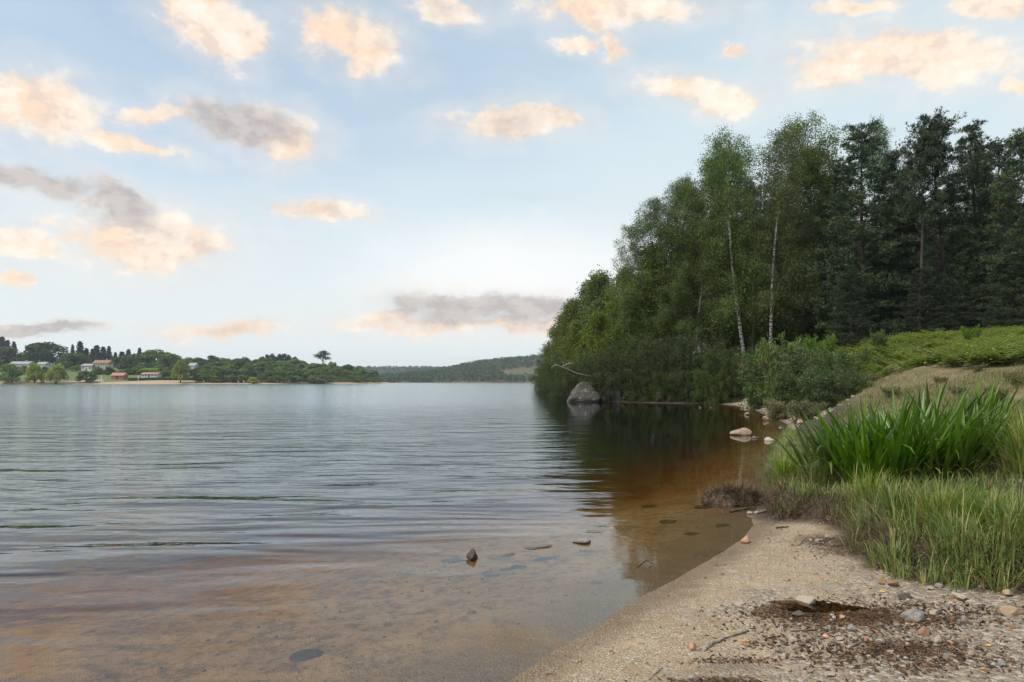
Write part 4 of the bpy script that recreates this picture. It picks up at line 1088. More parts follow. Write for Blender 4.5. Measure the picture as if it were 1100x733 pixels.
def build_rocks():
    GB = 'rocks along the foot of the wood'
    def bould(px, py, wpx, hpx, lab, seed, Y, depth=.8, cuts=8, flat=0.0, rz=0.0, mat='dark_granite', taper=0.0):
        s = Y / FPX; w, h = wpx * s, hpx * s
        hz = h / 2 * 1.35
        me = rock_mesh(seed, w / 2 * (1.3 if taper else 1.12), w / 2 * depth, hz * 1.1, cuts, .05, 4, mat, flat, taper)
        o = bpy.data.objects.new('boulder', me); COL.objects.link(o)
        o.location = (at(px, Y), Y + .2, h - hz * .98); o.rotation_euler = (0, 0, rz)
        tag(o, lab, 'boulder', GB)
    bould(626, 431, 36, 20, 'big dark granite boulder with lichen at the left end of the wood', 301, 57.0, .8, 9, taper=.26)
    bould(664, 430, 15, 16, 'square topped rock right of the big boulder', 302, 57.0, .9, 10, .62)
    bould(683, 430, 11, 9, 'low dark rock between the square topped rock and the paired rocks', 303, 56.0, .9, 7)
    bould(709, 433, 11, 13, 'left one of the paired upright rocks under the willows', 304, 54.5, .9, 9, .7)
    bould(723, 433, 11, 12, 'right one of the paired upright rocks under the willows', 305, 54.3, .9, 9, .7)
    bould(652, 430, 9, 8, 'small dark rock wedged beside the big boulder', 306, 57.2)
    bould(744, 434, 10, 8, 'small dark rock under the willow skirt', 307, 53.4)
    GS = 'stones in the water of the bay'
    put_rock('stone', 798, 468, 25, 11, 'pale rounded stone standing out of the brown water of the bay', 'tan_stone', GS, 311, .8, .18, z=0.0, taper=.3, cuts=9)
    put_rock('stone', 825, 452, 11, 6, 'small pale stone in the water near the gravel shore', 'tan_stone', GS, 312, .8, .2, z=0.0)
    put_rock('stone', 829, 474, 16, 6, 'half sunken pale stone right of the pale rounded one', 'pale_stone', GS, 313, .8, .45, z=0.0)
    put_rock('stone', 812, 471, 8, 4, 'small dark stone just right of the pale rounded one', 'grey_stone', GS, 314, .8, .4, z=0.0)
    put_rock('stone', 804, 446, 9, 4, 'low brown stone at the edge of the gravel shore', 'tan_stone', GS, 315, .8, .4, z=0.0)
    put_rock('stone', 846, 470, 10, 5, 'tan stone at the water edge beside the iris bed', 'tan_stone', GS, 316)
    put_rock('stone', 507, 602, 19, 13, 'dark brown wet stone standing out of the shallow lake', 'dark_stone', 'stones in the shallows', 321, .85, .22, z=0.0)
    put_rock('stone', 625, 584, 21, 9, 'grey wet stone standing out of the shallows right of the dark brown one', 'grey_stone', 'stones in the shallows', 322, .8, .3, z=0.0)
    put_rock('stone', 578, 589, 34, 4, 'flat grey slab just breaking the surface of the shallows', 'grey_stone', 'stones in the shallows', 323, .7, .47, z=0.0, flat_top=.5)
    put_rock('stone', 539, 598, 30, 4, 'flat grey slab beside the dark brown stone', 'grey_stone', 'stones in the shallows', 324, .7, .48, z=0.0, flat_top=.5)
    for k, (px, py, w, h, lab) in enumerate([(487, 605, 32, 5, 'dark sunken slab left of the dark brown stone'), (558, 611, 22, 5, 'dark sunken stone below the flat grey slabs'), (530, 620, 20, 5, 'brown sunken stone nearest the viewer of those by the slabs'), (507, 660, 13, 5, 'small brown sunken stone out on the sand'),
                                             (330, 708, 44, 6, 'long flat sunken stone at the bottom left of the shallows'), (757, 547, 24, 5, 'dark sunken flat stone off the root mound'), (722, 562, 26, 4, 'dark sunken flat stone farthest out in the amber water'), (640, 628, 15, 4, 'small sunken stone towards the sandy point'),
                                             (778, 566, 22, 4, 'dark sunken stone close to the sandy point'), (745, 575, 18, 4, 'brown sunken stone between the amber water and the sand'), (700, 545, 20, 4, 'sunken stone below the reflection of the trees')]):
        put_rock('sunken_stone', px, py, w, h * .55, lab, 'silt_stone', 'sunken stones', 331 + k, .8, .5, sub=3, tight=.05)
    GG = 'stones on the gravel'
    L = [(502 + 370, 657, 25, 14, 'pale angular slab leaning over the dark puddle', 'pale_stone', 1.1), (984, 669, 25, 16, 'smooth rounded grey cobble in the dark gravel', 'grey_stone', .9), (1009, 692, 11, 11, 'white upright pebble right of the rounded cobble', 'pale_stone', .8),
         (1035, 646, 20, 9, 'cream stone at the right end of the wet channel', 'pale_stone', .9), (1093, 662, 26, 13, 'tan stone cut off by the right edge', 'tan_stone', .9), (1085, 642, 15, 8, 'tan stone under the grass corner', 'tan_stone', .9), (996, 683, 16, 10, 'reddish brown broken stone beside the white pebble', 'rust_stone', .9),
         (963, 631, 14, 8, 'orange brown stone at the head of the channel', 'rust_stone', .9), (949, 628, 12, 8, 'brown stone touching the orange brown one', 'rust_stone', .9), (893, 580, 12, 9, 'square tan stone in the hollow of the bank', 'tan_stone', .9), (890, 560, 7, 6, 'little white stone up in the hollow of the bank', 'pale_stone', .9),
         (802, 584, 12, 10, 'pointed salmon coloured stone on the waterline', 'brick_stone', .9), (793, 650, 20, 4, 'flat pale stone lying on the open sand', 'pale_stone', .8), (853, 690, 13, 6, 'pale stone between the stick and the dark gravel', 'pale_stone', .9), (906, 666, 12, 5, 'brick red flat chip near the puddle', 'brick_stone', .9),
         (745, 699, 13, 9, 'orange brick chip left of the curved stick', 'brick_stone', .9), (918, 678, 16, 6, 'grey stone in the dark litter', 'grey_stone', .9), (1062, 690, 14, 7, 'grey white stone on the fine gravel at the right', 'pale_stone', .9), (1038, 668, 12, 6, 'grey stone on the fine gravel', 'grey_stone', .9),
         (880, 598 - 16, 8, 4, 'tan pebble below the hollow of the bank', 'tan_stone', .9), (860, 663, 16, 6, 'dark wet stone in the puddle', 'dark_stone', .9), (1056, 633, 10, 6, 'pale stone on the path of gravel under the grass', 'pale_stone', .9), (1011, 632, 11, 6, 'grey stone above the wet channel', 'grey_stone', .9),
         (935, 640, 14, 6, 'brown stone in the channel', 'tan_stone', .9), (976, 645, 18, 8, 'dark stone overhanging the channel', 'dark_stone', .9), (1005, 662, 10, 6, 'pale pebble right of the rounded cobble', 'pale_stone', .9), (838, 702, 10, 5, 'grey pebble at the end of the stick', 'grey_stone', .9),
         (888, 686, 10, 5, 'pinkish pebble in the litter', 'brick_stone', .9), (905, 689, 11, 5, 'white pebble in the litter', 'pale_stone', .9), (1046, 705, 11, 6, 'tan pebble at the lower right', 'tan_stone', .9), (893, 728, 12, 6, 'white pebble at the bottom edge', 'pale_stone', .9), (848, 722, 9, 4, 'tan pebble near the bottom edge', 'tan_stone', .9),
         (590, 725, 7, 4, 'orange pebble at the bottom of the sand spit', 'brick_stone', .9), (1000, 634, 9, 4, 'small white stone above the wet channel', 'pale_stone', .9), (958, 703, 12, 5, 'grey stone low in the gravel', 'grey_stone', .9), (1078, 717, 13, 6, 'grey cobble in the lower right corner', 'grey_stone', .9)]
    for k, (px, py, w, h, lab, mat, dp) in enumerate(L):
        put_rock('stone', px, py, w, h, lab, mat, GG, 360 + k, dp, .22, cuts=6 + k % 5, sub=4, taper=.55 if 'pointed' in lab or 'upright' in lab else .12 * (k % 3), tight=.24 if 'angular' in lab or 'square' in lab or 'broken' in lab or 'chip' in lab else (.0 if 'rounded' in lab else .16), flat_top=.5 if 'slab' in lab or 'flat' in lab or 'square' in lab else 0)
    GR = 'stones of the gravel shore'
    for k, (px, py, w, h, lab) in enumerate([(852, 446, 13, 6, 'grey stone beside the driftwood log'), (872, 447, 16, 8, 'rounded grey rock at the right end of the gravel shore'), (838, 444, 9, 5, 'small stone in the middle of the gravel shore'), (822, 441, 8, 4, 'small pale stone at the back of the gravel shore'),
                                             (800, 439, 10, 4, 'pale stone where the gravel shore meets the wood'), (862, 455, 14, 6, 'tan stone in front of the driftwood log'), (857, 463, 9, 5, 'tan stone at the waterline of the gravel shore')]):
        put_rock('stone', px, py, w, h, lab, ('grey_stone', 'pale_stone', 'tan_stone')[k % 3], GR, 420 + k, .9, .3)

    # loose gravel, uncountable
    rng = np.random.default_rng(5)
    bm = bmesh.new(); bmesh.ops.create_icosphere(bm, subdivisions=1, radius=1.0)
    iv = np.array([p.co[:] for p in bm.verts]); jf = np.array([[q.index for q in p.verts] for p in bm.faces]); bm.free()
    mb = MB()
    def pebbles(n, xr, yr, s0, s1, dens, mats, pw=2.2):
        x = rng.uniform(*xr, n); y = rng.uniform(*yr, n)
        z, d1, _, _, bk = height(x, y, True)
        keep = rng.uniform(0, 1, n) < dens(x, y, d1, bk)
        x, y, z = x[keep], y[keep], z[keep]
        for a, b, c in zip(x, y, z):
            s = s0 + (s1 - s0) * rng.uniform() ** pw
            k = np.array([1, rng.uniform(.6, 1), rng.uniform(.4, .75)]) * s
            v = iv * (1 + rng.normal(0, .13, (len(iv), 1))) * k
            t = rng.uniform(0, 6.28); ct, st = math.cos(t), math.sin(t)
            v = np.stack([v[:, 0] * ct - v[:, 1] * st, v[:, 0] * st + v[:, 1] * ct, v[:, 2]], -1)
            mb.add(v + np.array([a, b, c + k[2] * .25]), None, jf, int(rng.choice(len(mats), p=mats)))
    pm = [.30, .30, .08, .04, .28]
    pebbles(9000, (.2, 5.2), (3.6, 8.5), .004, .020, lambda x, y, d, b: (d > .12) * (b < -.02) * np.clip(.15 + .9 * sstep(d, .3, 1.4) * (.4 + fbm(x * 1.4, y * 1.4, 91, 3)), 0, 1), pm, 3)
    pebbles(700, (.8, 5.2), (3.7, 7.5), .012, .034, lambda x, y, d, b: (d > .5) * (b < -.03) * np.clip(.2 + fbm(x * 1.4, y * 1.4, 91, 3), 0, 1), pm, 2)
    pebbles(1500, (7, 18), (22, 50), .03, .14, lambda x, y, d, b: (d > -.3) * (d < 3.5) * (b < .8) * .8, pm, 3)
    pebbles(2500, (-4, 3), (3.5, 9), .005, .022, lambda x, y, d, b: (d < -.1) * (d > -2.6) * np.clip(.25 + fbm(x * 1.1, y * 1.1, 93, 3), 0, 1), [.15, .25, .05, .0, .55], 3)
    o = mb.build('gravel', [M['pale_stone'], M['tan_stone'], M['rust_stone'], M['brick_stone'], M['grey_stone']])
    tag(o, 'mixed loose gravel and small pebbles strewn over the sand', 'gravel', kind='stuff')

def build_debris():
    rng = np.random.default_rng(23)
    # dark leaf and bark litter
    n = 12000; C = []
    for (px, py, a, b, m) in [(905, 648, .60, .28, 2600), (858, 643, .30, .16, 900), (765, 722, .28, .14, 650), (960, 660, .7, .25, 1600), (950, 690, .55, .16, 900), (790, 690, .30, .06, 160), (895, 575, .4, .5, 600), (1020, 650, .5, .15, 350), (840, 675, .3, .12, 220), (1000, 705, .6, .2, 800)]:
        gx, gy = Wp(px, py, .17)
        C.append(np.stack([gx + rng.normal(0, a * .55, m), gy + rng.normal(0, b * .55, m)], -1))
    P = np.concatenate(C)
    z, d1, _, _, bk = height(P[:, 0], P[:, 1], True)
    k = (d1 > .12) & (bk < .1)
    P, z = P[k], z[k]; N = len(P)
    mb = MB()
    a = rng.uniform(0, 6.28, N); tilt = rng.normal(0, .35, N)
    ax = np.stack([np.cos(a), np.sin(a), tilt], -1); ax = norm(ax)
    sd_ = norm(np.cross(ax, norm(np.array([[0, 0, 1.]]) + rng.normal(0, .35, (N, 3)))))
    ln = rng.uniform(.010, .05, N)
    diamonds(mb, np.stack([P[:, 0], P[:, 1], z + .007], -1), ax, sd_, ln, ln * rng.uniform(.12, .55, N))
    o = mb.build('leaf_litter', M['litter'])
    tag(o, 'dark wet leaf and bark litter in the gravel', 'leaf litter', kind='stuff')

    def leaf(px, py, s, mat, lab):
        p = G(px, py)
        mb = MB()
        t = np.linspace(-1, 1, 9)
        hw = .42 * (1 - t ** 2) ** .7 * (1 + .25 * t)
        crl = .25 * t ** 2
        l_ = np.stack([t, -hw, crl + .25 * hw], -1); m_ = np.stack([t, 0 * t, crl * .8], -1); r_ = np.stack([t, hw, crl + .15 * hw], -1)
        v = np.stack([l_, m_, r_], 1).reshape(-1, 3) * s
        q = [[i * 3 + e, i * 3 + e + 1, (i + 1) * 3 + e + 1, (i + 1) * 3 + e] for i in range(8) for e in (0, 1)]
        mb.add(v, q)
        o = mb.build('fallen_leaf', M[mat])
        o.location = (p[0], p[1], p[2] + .008); o.rotation_euler = (rng.normal(0, .25), rng.normal(0, .25), rng.uniform(0, 6.28))
        tag(o, lab, 'leaf', 'fallen leaves on the gravel')
        st = MB(); tube(st, [(-s * 1.7, .1 * s, .02 * s), (-s, 0, .2 * s)], [.0012, .0012], 4); st.build('stalk', M['twig'], o)
    for px, py, s, mat, lab in [(767, 686, .024, 'yellow_leaf', 'yellow leaf beside the middle of the curved stick'), (788, 681, .020, 'yellow_leaf', 'yellow leaf behind the curved stick'), (1005, 614, .018, 'yellow_leaf', 'yellow leaf at the foot of the grass'),
                                (1025, 647, .028, 'orange_leaf', 'golden leaf against the cream stone'), (883, 622, .024, 'orange_leaf', 'orange leaf at the near end of the channel'), (915, 629, .026, 'orange_leaf', 'orange leaf floating in the channel'), (898, 626, .024, 'yellow_leaf', 'yellowish leaf in the channel between two orange ones'),
                                (935, 633, .022, 'orange_leaf', 'orange leaf by the brown stone'), (901, 683, .022, 'orange_leaf', 'orange leaf among the dark litter'), (930, 690, .024, 'red_leaf', 'red leaf among the dark litter'), (993, 705, .026, 'orange_leaf', 'orange leaf low in the gravel'),
                                (980, 673, .020, 'orange_leaf', 'orange leaf below the rounded cobble'), (877, 601, .020, 'green_leaf', 'single green leaf on the sand'), (1062, 695, .016, 'yellow_leaf', 'yellow leaf on the fine gravel at the right'), (948, 637, .022, 'yellow_leaf', 'yellow leaf on the wet sand of the channel'),
                                (800, 690, .022, 'orange_leaf', 'tan orange leaf at the right end of the curved stick'), (922, 655, .030, 'red_leaf', 'large reddish leaf by the puddle'), (1053, 720, .018, 'yellow_leaf', 'yellow leaf in the lower right corner')]:
        leaf(px, py, s, mat, lab)

    def stick(name, pts, r0, r1, mat, lab, cat, group=None, twigs=()):
        P = np.array([G(px, py) for px, py in pts])
        P[:, 2] += r0 * .8
        o = empty(name, tuple(P[0]))
        tag(o, lab, cat, group)
        Q = P - P[0]
        T = along(Q, np.linspace(0, 1, 14)) + rng.normal(0, r0 * .35, (14, 3)) * np.array([1, 1, .4])
        mb = MB(); tube(mb, T, np.linspace(r0, r1, 14) * rng.uniform(.85, 1.15, 14), 8); mb.build('stem', M[mat], o)
        for (t, dx, dy, dz) in twigs:
            b = along(T, np.array([t]))[0]
            mb = MB(); tube(mb, [b, b + np.array([dx, dy, dz]) * .5 + rng.normal(0, .006, 3), b + np.array([dx, dy, dz])], [r0 * .5, r0 * .35, r1 * .4], 5); mb.build('side_twig', M[mat], o)
    stick('stick', [(755, 700), (763, 694), (775, 688), (790, 684), (803, 679)], .012, .007, 'drift_wood', 'grey curved bare stick lying on the sand', 'stick', 'sticks on the shore', [(.12, .03, .02, .02), (.7, -.02, .05, .01)])
    stick('stick', [(833, 568), (838, 567.5), (846, 567)], .012, .006, 'twig', 'short dark twig on the sand below the bank', 'stick', 'sticks on the shore', [(.5, .05, .02, .01)])
    stick('stick', [(697, 731), (704, 724), (711, 718)], .006, .003, 'drift_wood', 'thin pale twig at the bottom edge', 'stick', 'sticks on the shore')
    stick('stick', [(850, 679), (880, 677), (915, 681)], .005, .003, 'twig', 'long thin dark twig below the puddle', 'stick', 'sticks on the shore')
    stick('stick', [(803, 553), (815, 552), (826, 549)], .022, .014, 'drift_wood', 'weathered flat piece of wood on the tip of the spit', 'driftwood', 'driftwood', [(.4, .04, .03, .0)])
    stick('stick', [(785, 551), (796, 549), (806, 547)], .020, .012, 'twig', 'dark wet piece of wood in the water off the spit', 'driftwood', 'driftwood')
    stick('stick', [(685, 610), (694, 603), (703, 607)], .006, .004, 'twig', 'thin forked twig lying under the shallow water', 'driftwood', 'driftwood', [(.5, .04, .08, 0)])
    stick('driftwood_log', [(843, 446), (855, 441), (868, 439)], .16, .09, 'drift_wood', 'grey driftwood log on the gravel shore', 'driftwood', 'driftwood', [(.6, .3, .1, .25), (.3, -.1, .2, .2)])
    # dead branch reaching out over the big boulder
    o = empty('dead_branch', (at(655, 59.0), 59.0, 1.2)); tag(o, 'bleached dead branch reaching out over the water above the big boulder', 'branch')
    b0 = np.array(o.location)
    def pt(px, py, Y): return np.array([at(px, Y), Y, EYE + (HOR - py) / FPX * Y]) - b0
    def dead(nm, pts, r0, r1):
        mb = MB(); P = along(np.array(pts), np.linspace(0, 1, 16)) + rng.normal(0, .02, (16, 3)); tube(mb, P, np.linspace(r0, r1, 16), 6); mb.build(nm, M['dead_wood'], o)
    dead('limb', [pt(655, 410, 59.0), pt(640, 405, 58.5), pt(622, 402, 57.5), pt(608, 396, 56.5), pt(596, 391, 56)], .085, .02)
    dead('twig', [pt(612, 398, 57), pt(606, 392, 56.5), pt(601, 384, 56.2)], .03, .012)
    dead('twig', [pt(604, 393.5, 56.5), pt(612, 390, 56.4), pt(617, 391, 56.4)], .03, .012)
    dead('twig', [pt(600, 392.5, 56.2), pt(595, 393, 56), pt(592, 395, 55.8)], .028, .012)
    # little dead snag sticking out of the dark water
    o = empty('snag', (at(757, 44), 44, 0)); tag(o, 'small bleached snag poking out of the dark bay', 'snag'); b0 = np.array(o.location)
    dead('twig', [pt(757, 447, 44), pt(754, 440, 44), pt(751, 437, 44)], .035, .015)
    dead('twig', [pt(757, 447, 44), pt(760, 441, 44), pt(764, 437, 44)], .03, .012)
    # root mound torn from the bank
    gx, gy = Wp(797, 541, .02)
    o = empty('root_mound', (gx, gy, 0)); tag(o, 'tangled reddish brown mound of roots at the water edge left of the bank', 'root mound')
    u, v = np.meshgrid(np.linspace(-1, 1, 40), np.linspace(-1, 1, 26), indexing='ij')
    rr = np.hypot(u, v)
    hz = .20 * np.clip(1 - rr ** 2, 0, 1) ** .7 + .05 * fbm(u * 3, v * 3, 5, 4) - .06 * (rr > .98)
    mb = MB()
    i, j = np.meshgrid(np.arange(39), np.arange(25), indexing='ij')
    mb.add(np.stack([u * .42 * (1 + .5 * fbm(v * 1.5, u * 0 + 3, 8)), v * .30 * (1 + .5 * fbm(u * 1.5, v * 0, 9)) + .25, hz], -1).reshape(-1, 3), np.stack([i * 26 + j, (i + 1) * 26 + j, (i + 1) * 26 + j + 1, i * 26 + j + 1], -1).reshape(-1, 4))
    mb.build('soil', M['twig'], o)
    n = 1500
    a = rng.uniform(0, 6.28, n); r = np.sqrt(rng.uniform(0, 1, n))
    bx, by = .41 * r * np.cos(a) * (1 + .25 * np.sin(3 * a)), .28 * r * np.sin(a)
    bz = .20 * np.clip(1 - r ** 2, 0, 1) ** .7
    mb = MB()
    blades(mb, np.stack([bx, by + .25, bz - .03], -1), a + rng.normal(0, 1.0, n), rng.uniform(.06, .24, n), rng.uniform(.004, .009, n), rng.uniform(.3, 1.5, n), rng.uniform(0, 1.5, n), 5)
    mb.build('roots', M['root_fibre'], o)
    put_rock('stone', 800, 531, 18, 7, 'pale stone caught in the root mound', 'pale_stone', 'stones in the water of the bay', 480, .8, .2, z=.10)
    # puddle water
    for k, (px, py, a, b, lab) in enumerate([(862, 641, .24, .12, 'small dark puddle under the pale angular slab'), (912, 641, .36, .09, 'shallow puddle of the channel full of orange leaves')]):
        gx, gy = Wp(px, py, .15)
        zc = H1(gx, gy)
        mb = MB(); n = 40; t = np.arange(n) * 2 * np.pi / n
        rr = 1 + .18 * np.sin(3 * t + k) + .12 * np.sin(5 * t + 2 * k)
        mb.add(np.vstack([[0, 0, 0], np.stack([a * 1.5 * rr * np.cos(t), b * 1.6 * rr * np.sin(t), 0 * t], -1)]), None, [[0, 1 + i, 1 + (i + 1) % n] for i in range(n)])
        o = mb.build('puddle', puddle_mat()); o.location = (gx, gy, zc + .014)
        tag(o, lab, 'puddle', None, 'structure')
def puddle_mat():
    if 'puddle' in M: return M['puddle']
    m, t = new_mat('puddle')
    fr = t.n('ShaderNodeFresnel', ins={'IOR': 1.333}).outputs[0]
    gl = t.n('ShaderNodeBsdfGlossy', ins={'Color': (1, 1, 1), 'Roughness': .03}).outputs[0]
    tr = t.n('ShaderNodeBsdfTransparent', ins={'Color': (.36, .28, .19)}).outputs[0]
    mx = t.n('ShaderNodeMixShader', ins={0: fr}); t.t.links.new(tr, mx.inputs[1]); t.t.links.new(gl, mx.inputs[2])
    finish(t, mx.outputs[0]); M['puddle'] = m
    return m

# ---------------------------------------------------------------- far shore
FAR = {}
def far_proto(key, seed, kind):
    rng = np.random.default_rng(seed)
    tr, cr = MB(), MB()
    if kind == 'spire':
        tube(tr, [(0, 0, -1), (0, 0, 14)], [.25, .04], 5)
        n = 700; u = rng.uniform(0, 1, n) ** .8
        r = (2.6 * (1 - u) + .15) * rng.uniform(.3, 1.1, n); a = rng.uniform(0, 6.28, n)
        r = r * (.8 + .25 * np.sin(u * 40 + 2 * a)); c = np.stack([r * np.cos(a), r * np.sin(a), .5 + 13.9 * u - .3 * r], -1); ln = rng.uniform(.7, 1.5, n); wd = ln * .5
    elif kind == 'umbrella':
        tube(tr, [(0, 0, -1), (.3, 0, 7), (.1, 0, 11)], [.35, .25, .1], 5)
        for k in range(7):
            aa = k * .9; tube(tr, [(.2, 0, 6 + .5 * k), (2.5 * math.cos(aa), 2.5 * math.sin(aa), 9 + .4 * k)], [.14, .06], 4)
        cs = np.array([(2.6 * math.cos(k * .9), 2.6 * math.sin(k * .9), 9.3 + .4 * k) for k in range(7)] + [(0, 0, 12.4), (.8, .5, 12.9)])
        k = rng.integers(0, len(cs), 1000)
        c = cs[k] + rng.normal(0, 1, (1000, 3)) * np.array([.95, .95, .5]); ln = rng.uniform(.4, .9, 1000); wd = ln * .6
    else:
        H_ = 10.0; tube(tr, [(0, 0, -1), (.1, 0, 3), (0, .1, 7)], [.38, .28, .1], 6)
        for k in range(6):
            aa = k * 1.1; tube(tr, [(0, 0, 2.2 + .4 * k), (2.4 * math.cos(aa), 2.4 * math.sin(aa), 5 + .5 * k)], [.14, .05], 4)
        nl = 34
        d = norm(rng.normal(0, 1, (nl, 3))); d[:, 2] = np.abs(d[:, 2]) * 1.55 - .85
        cs = d * np.array([3.4, 3.4, 4.3]) * rng.uniform(.75, 1.08, (nl, 1)) + np.array([0, 0, 4.75])
        n = 3400; k = rng.integers(0, nl, n)
        dir_ = norm(rng.normal(0, 1, (n, 3)))
        c = cs[k] + dir_ * np.array([1.35, 1.35, 1.05]) * rng.uniform(.6, 1.05, (n, 1)); ln = rng.uniform(.35, .8, n); wd = ln * .75
        c = c[c[:, 2] > .3]; ln = ln[:len(c)]; wd = wd[:len(c)]
    n = len(c)
    ax = norm(rng.normal(0, 1, (n, 3)) + np.array([0, 0, -.2])); sd_ = norm(np.cross(ax, rng.normal(0, 1, (n, 3))))
    diamonds(cr, c, ax, sd_, ln, wd)
    FAR[key] = (kind, tr.mesh('trunk', M['bark']), cr.mesh('crown', M['far_leaf']))
def far_tree(key, px, Y, top, halfpx, lab, group, mat='far_leaf', rz=0.0, base=None):
    kind, tm, cm = FAR[key]
    x = at(px, Y); z = H1(x, Y) if base is None else base
    H0 = {'spire': 14.6, 'umbrella': 14.0}.get(kind, 10.2); W0 = {'spire': 2.6, 'umbrella': 3.8}.get(kind, 4.6)
    h = max(2.0, top_h(px, Y, top, z)); w = halfpx * Y / FPX
    o = empty({'spire': 'conifer_tree', 'umbrella': 'umbrella_pine'}.get(kind, 'round_tree'), (x, Y, z), rz)
    o.scale = (w / W0, w / W0, h / H0)
    for me, nm in ((tm, 'trunk'), (cm, 'crown')):
        c = bpy.data.objects.new(nm, me); COL.objects.link(c); c.parent = o
        if me is cm: c.material_slots[0].link = 'OBJECT'; c.material_slots[0].material = M[mat]
    tag(o, lab, 'tree', group)
    return o

def house(name, px, Y, wpx, hpx, roofpx, wall, roof, lab, cat='house', nwin=3, door=True, depth=7.0, rz=0.0, hip=.0, chim=True, base=None):
    s = Y / FPX; w, h, rh = wpx * s, hpx * s, roofpx * s
    if base is not None:
        Y = float(G(px, base)[1]); s = Y / FPX; w, h, rh = wpx * s, hpx * s, roofpx * s
    x = at(px, Y); z = H1(x, Y)
    o = empty(name, (x, Y, z), rz); tag(o, lab, cat)
    mb = MB(); box(mb, -w / 2, w / 2, -depth / 2, depth / 2, -4.0, h); mb.build('wall', M[wall], o, False)
    e = .45; mb = MB()
    v = [(-w / 2 - e, -depth / 2 - e, h - .12), (w / 2 + e, -depth / 2 - e, h - .12), (w / 2 + e, depth / 2 + e, h - .12), (-w / 2 - e, depth / 2 + e, h - .12),
         (-w / 2 - e + hip * w, 0, h + rh), (w / 2 + e - hip * w, 0, h + rh)]
    mb.add(v, [(0, 1, 5, 4), (2, 3, 4, 5), (3, 2, 1, 0)], [(1, 2, 5), (3, 0, 4)])
    rf = mb.build('roof', M[roof], o, False)
    if chim:
        mb = MB(); box(mb, w * .22, w * .22 + .7, -.35, .35, h + rh * .3, h + rh + .8); mb.build('chimney', M['stone_wall'], rf, False)
    for k in range(nwin):
        cx = -w / 2 + w * (k + .5) / nwin
        if door and k == nwin // 2:
            mb = MB(); box(mb, cx - .5, cx + .5, -depth / 2 - .05, -depth / 2 + .02, 0.0, min(2.1, h * .85)); mb.build('door', M['dark_glass'], o, False)
            continue
        mb = MB(); box(mb, cx - .62, cx + .62, -depth / 2 - .05, -depth / 2 + .02, h * .34, h * .80); wn = mb.build('window', M['white_paint'], o, False)
        mb = MB(); box(mb, cx - .5, cx + .5, -depth / 2 - .08, -depth / 2 - .04, h * .38, h * .76); mb.build('pane', M['dark_glass'], wn, False)
    return o

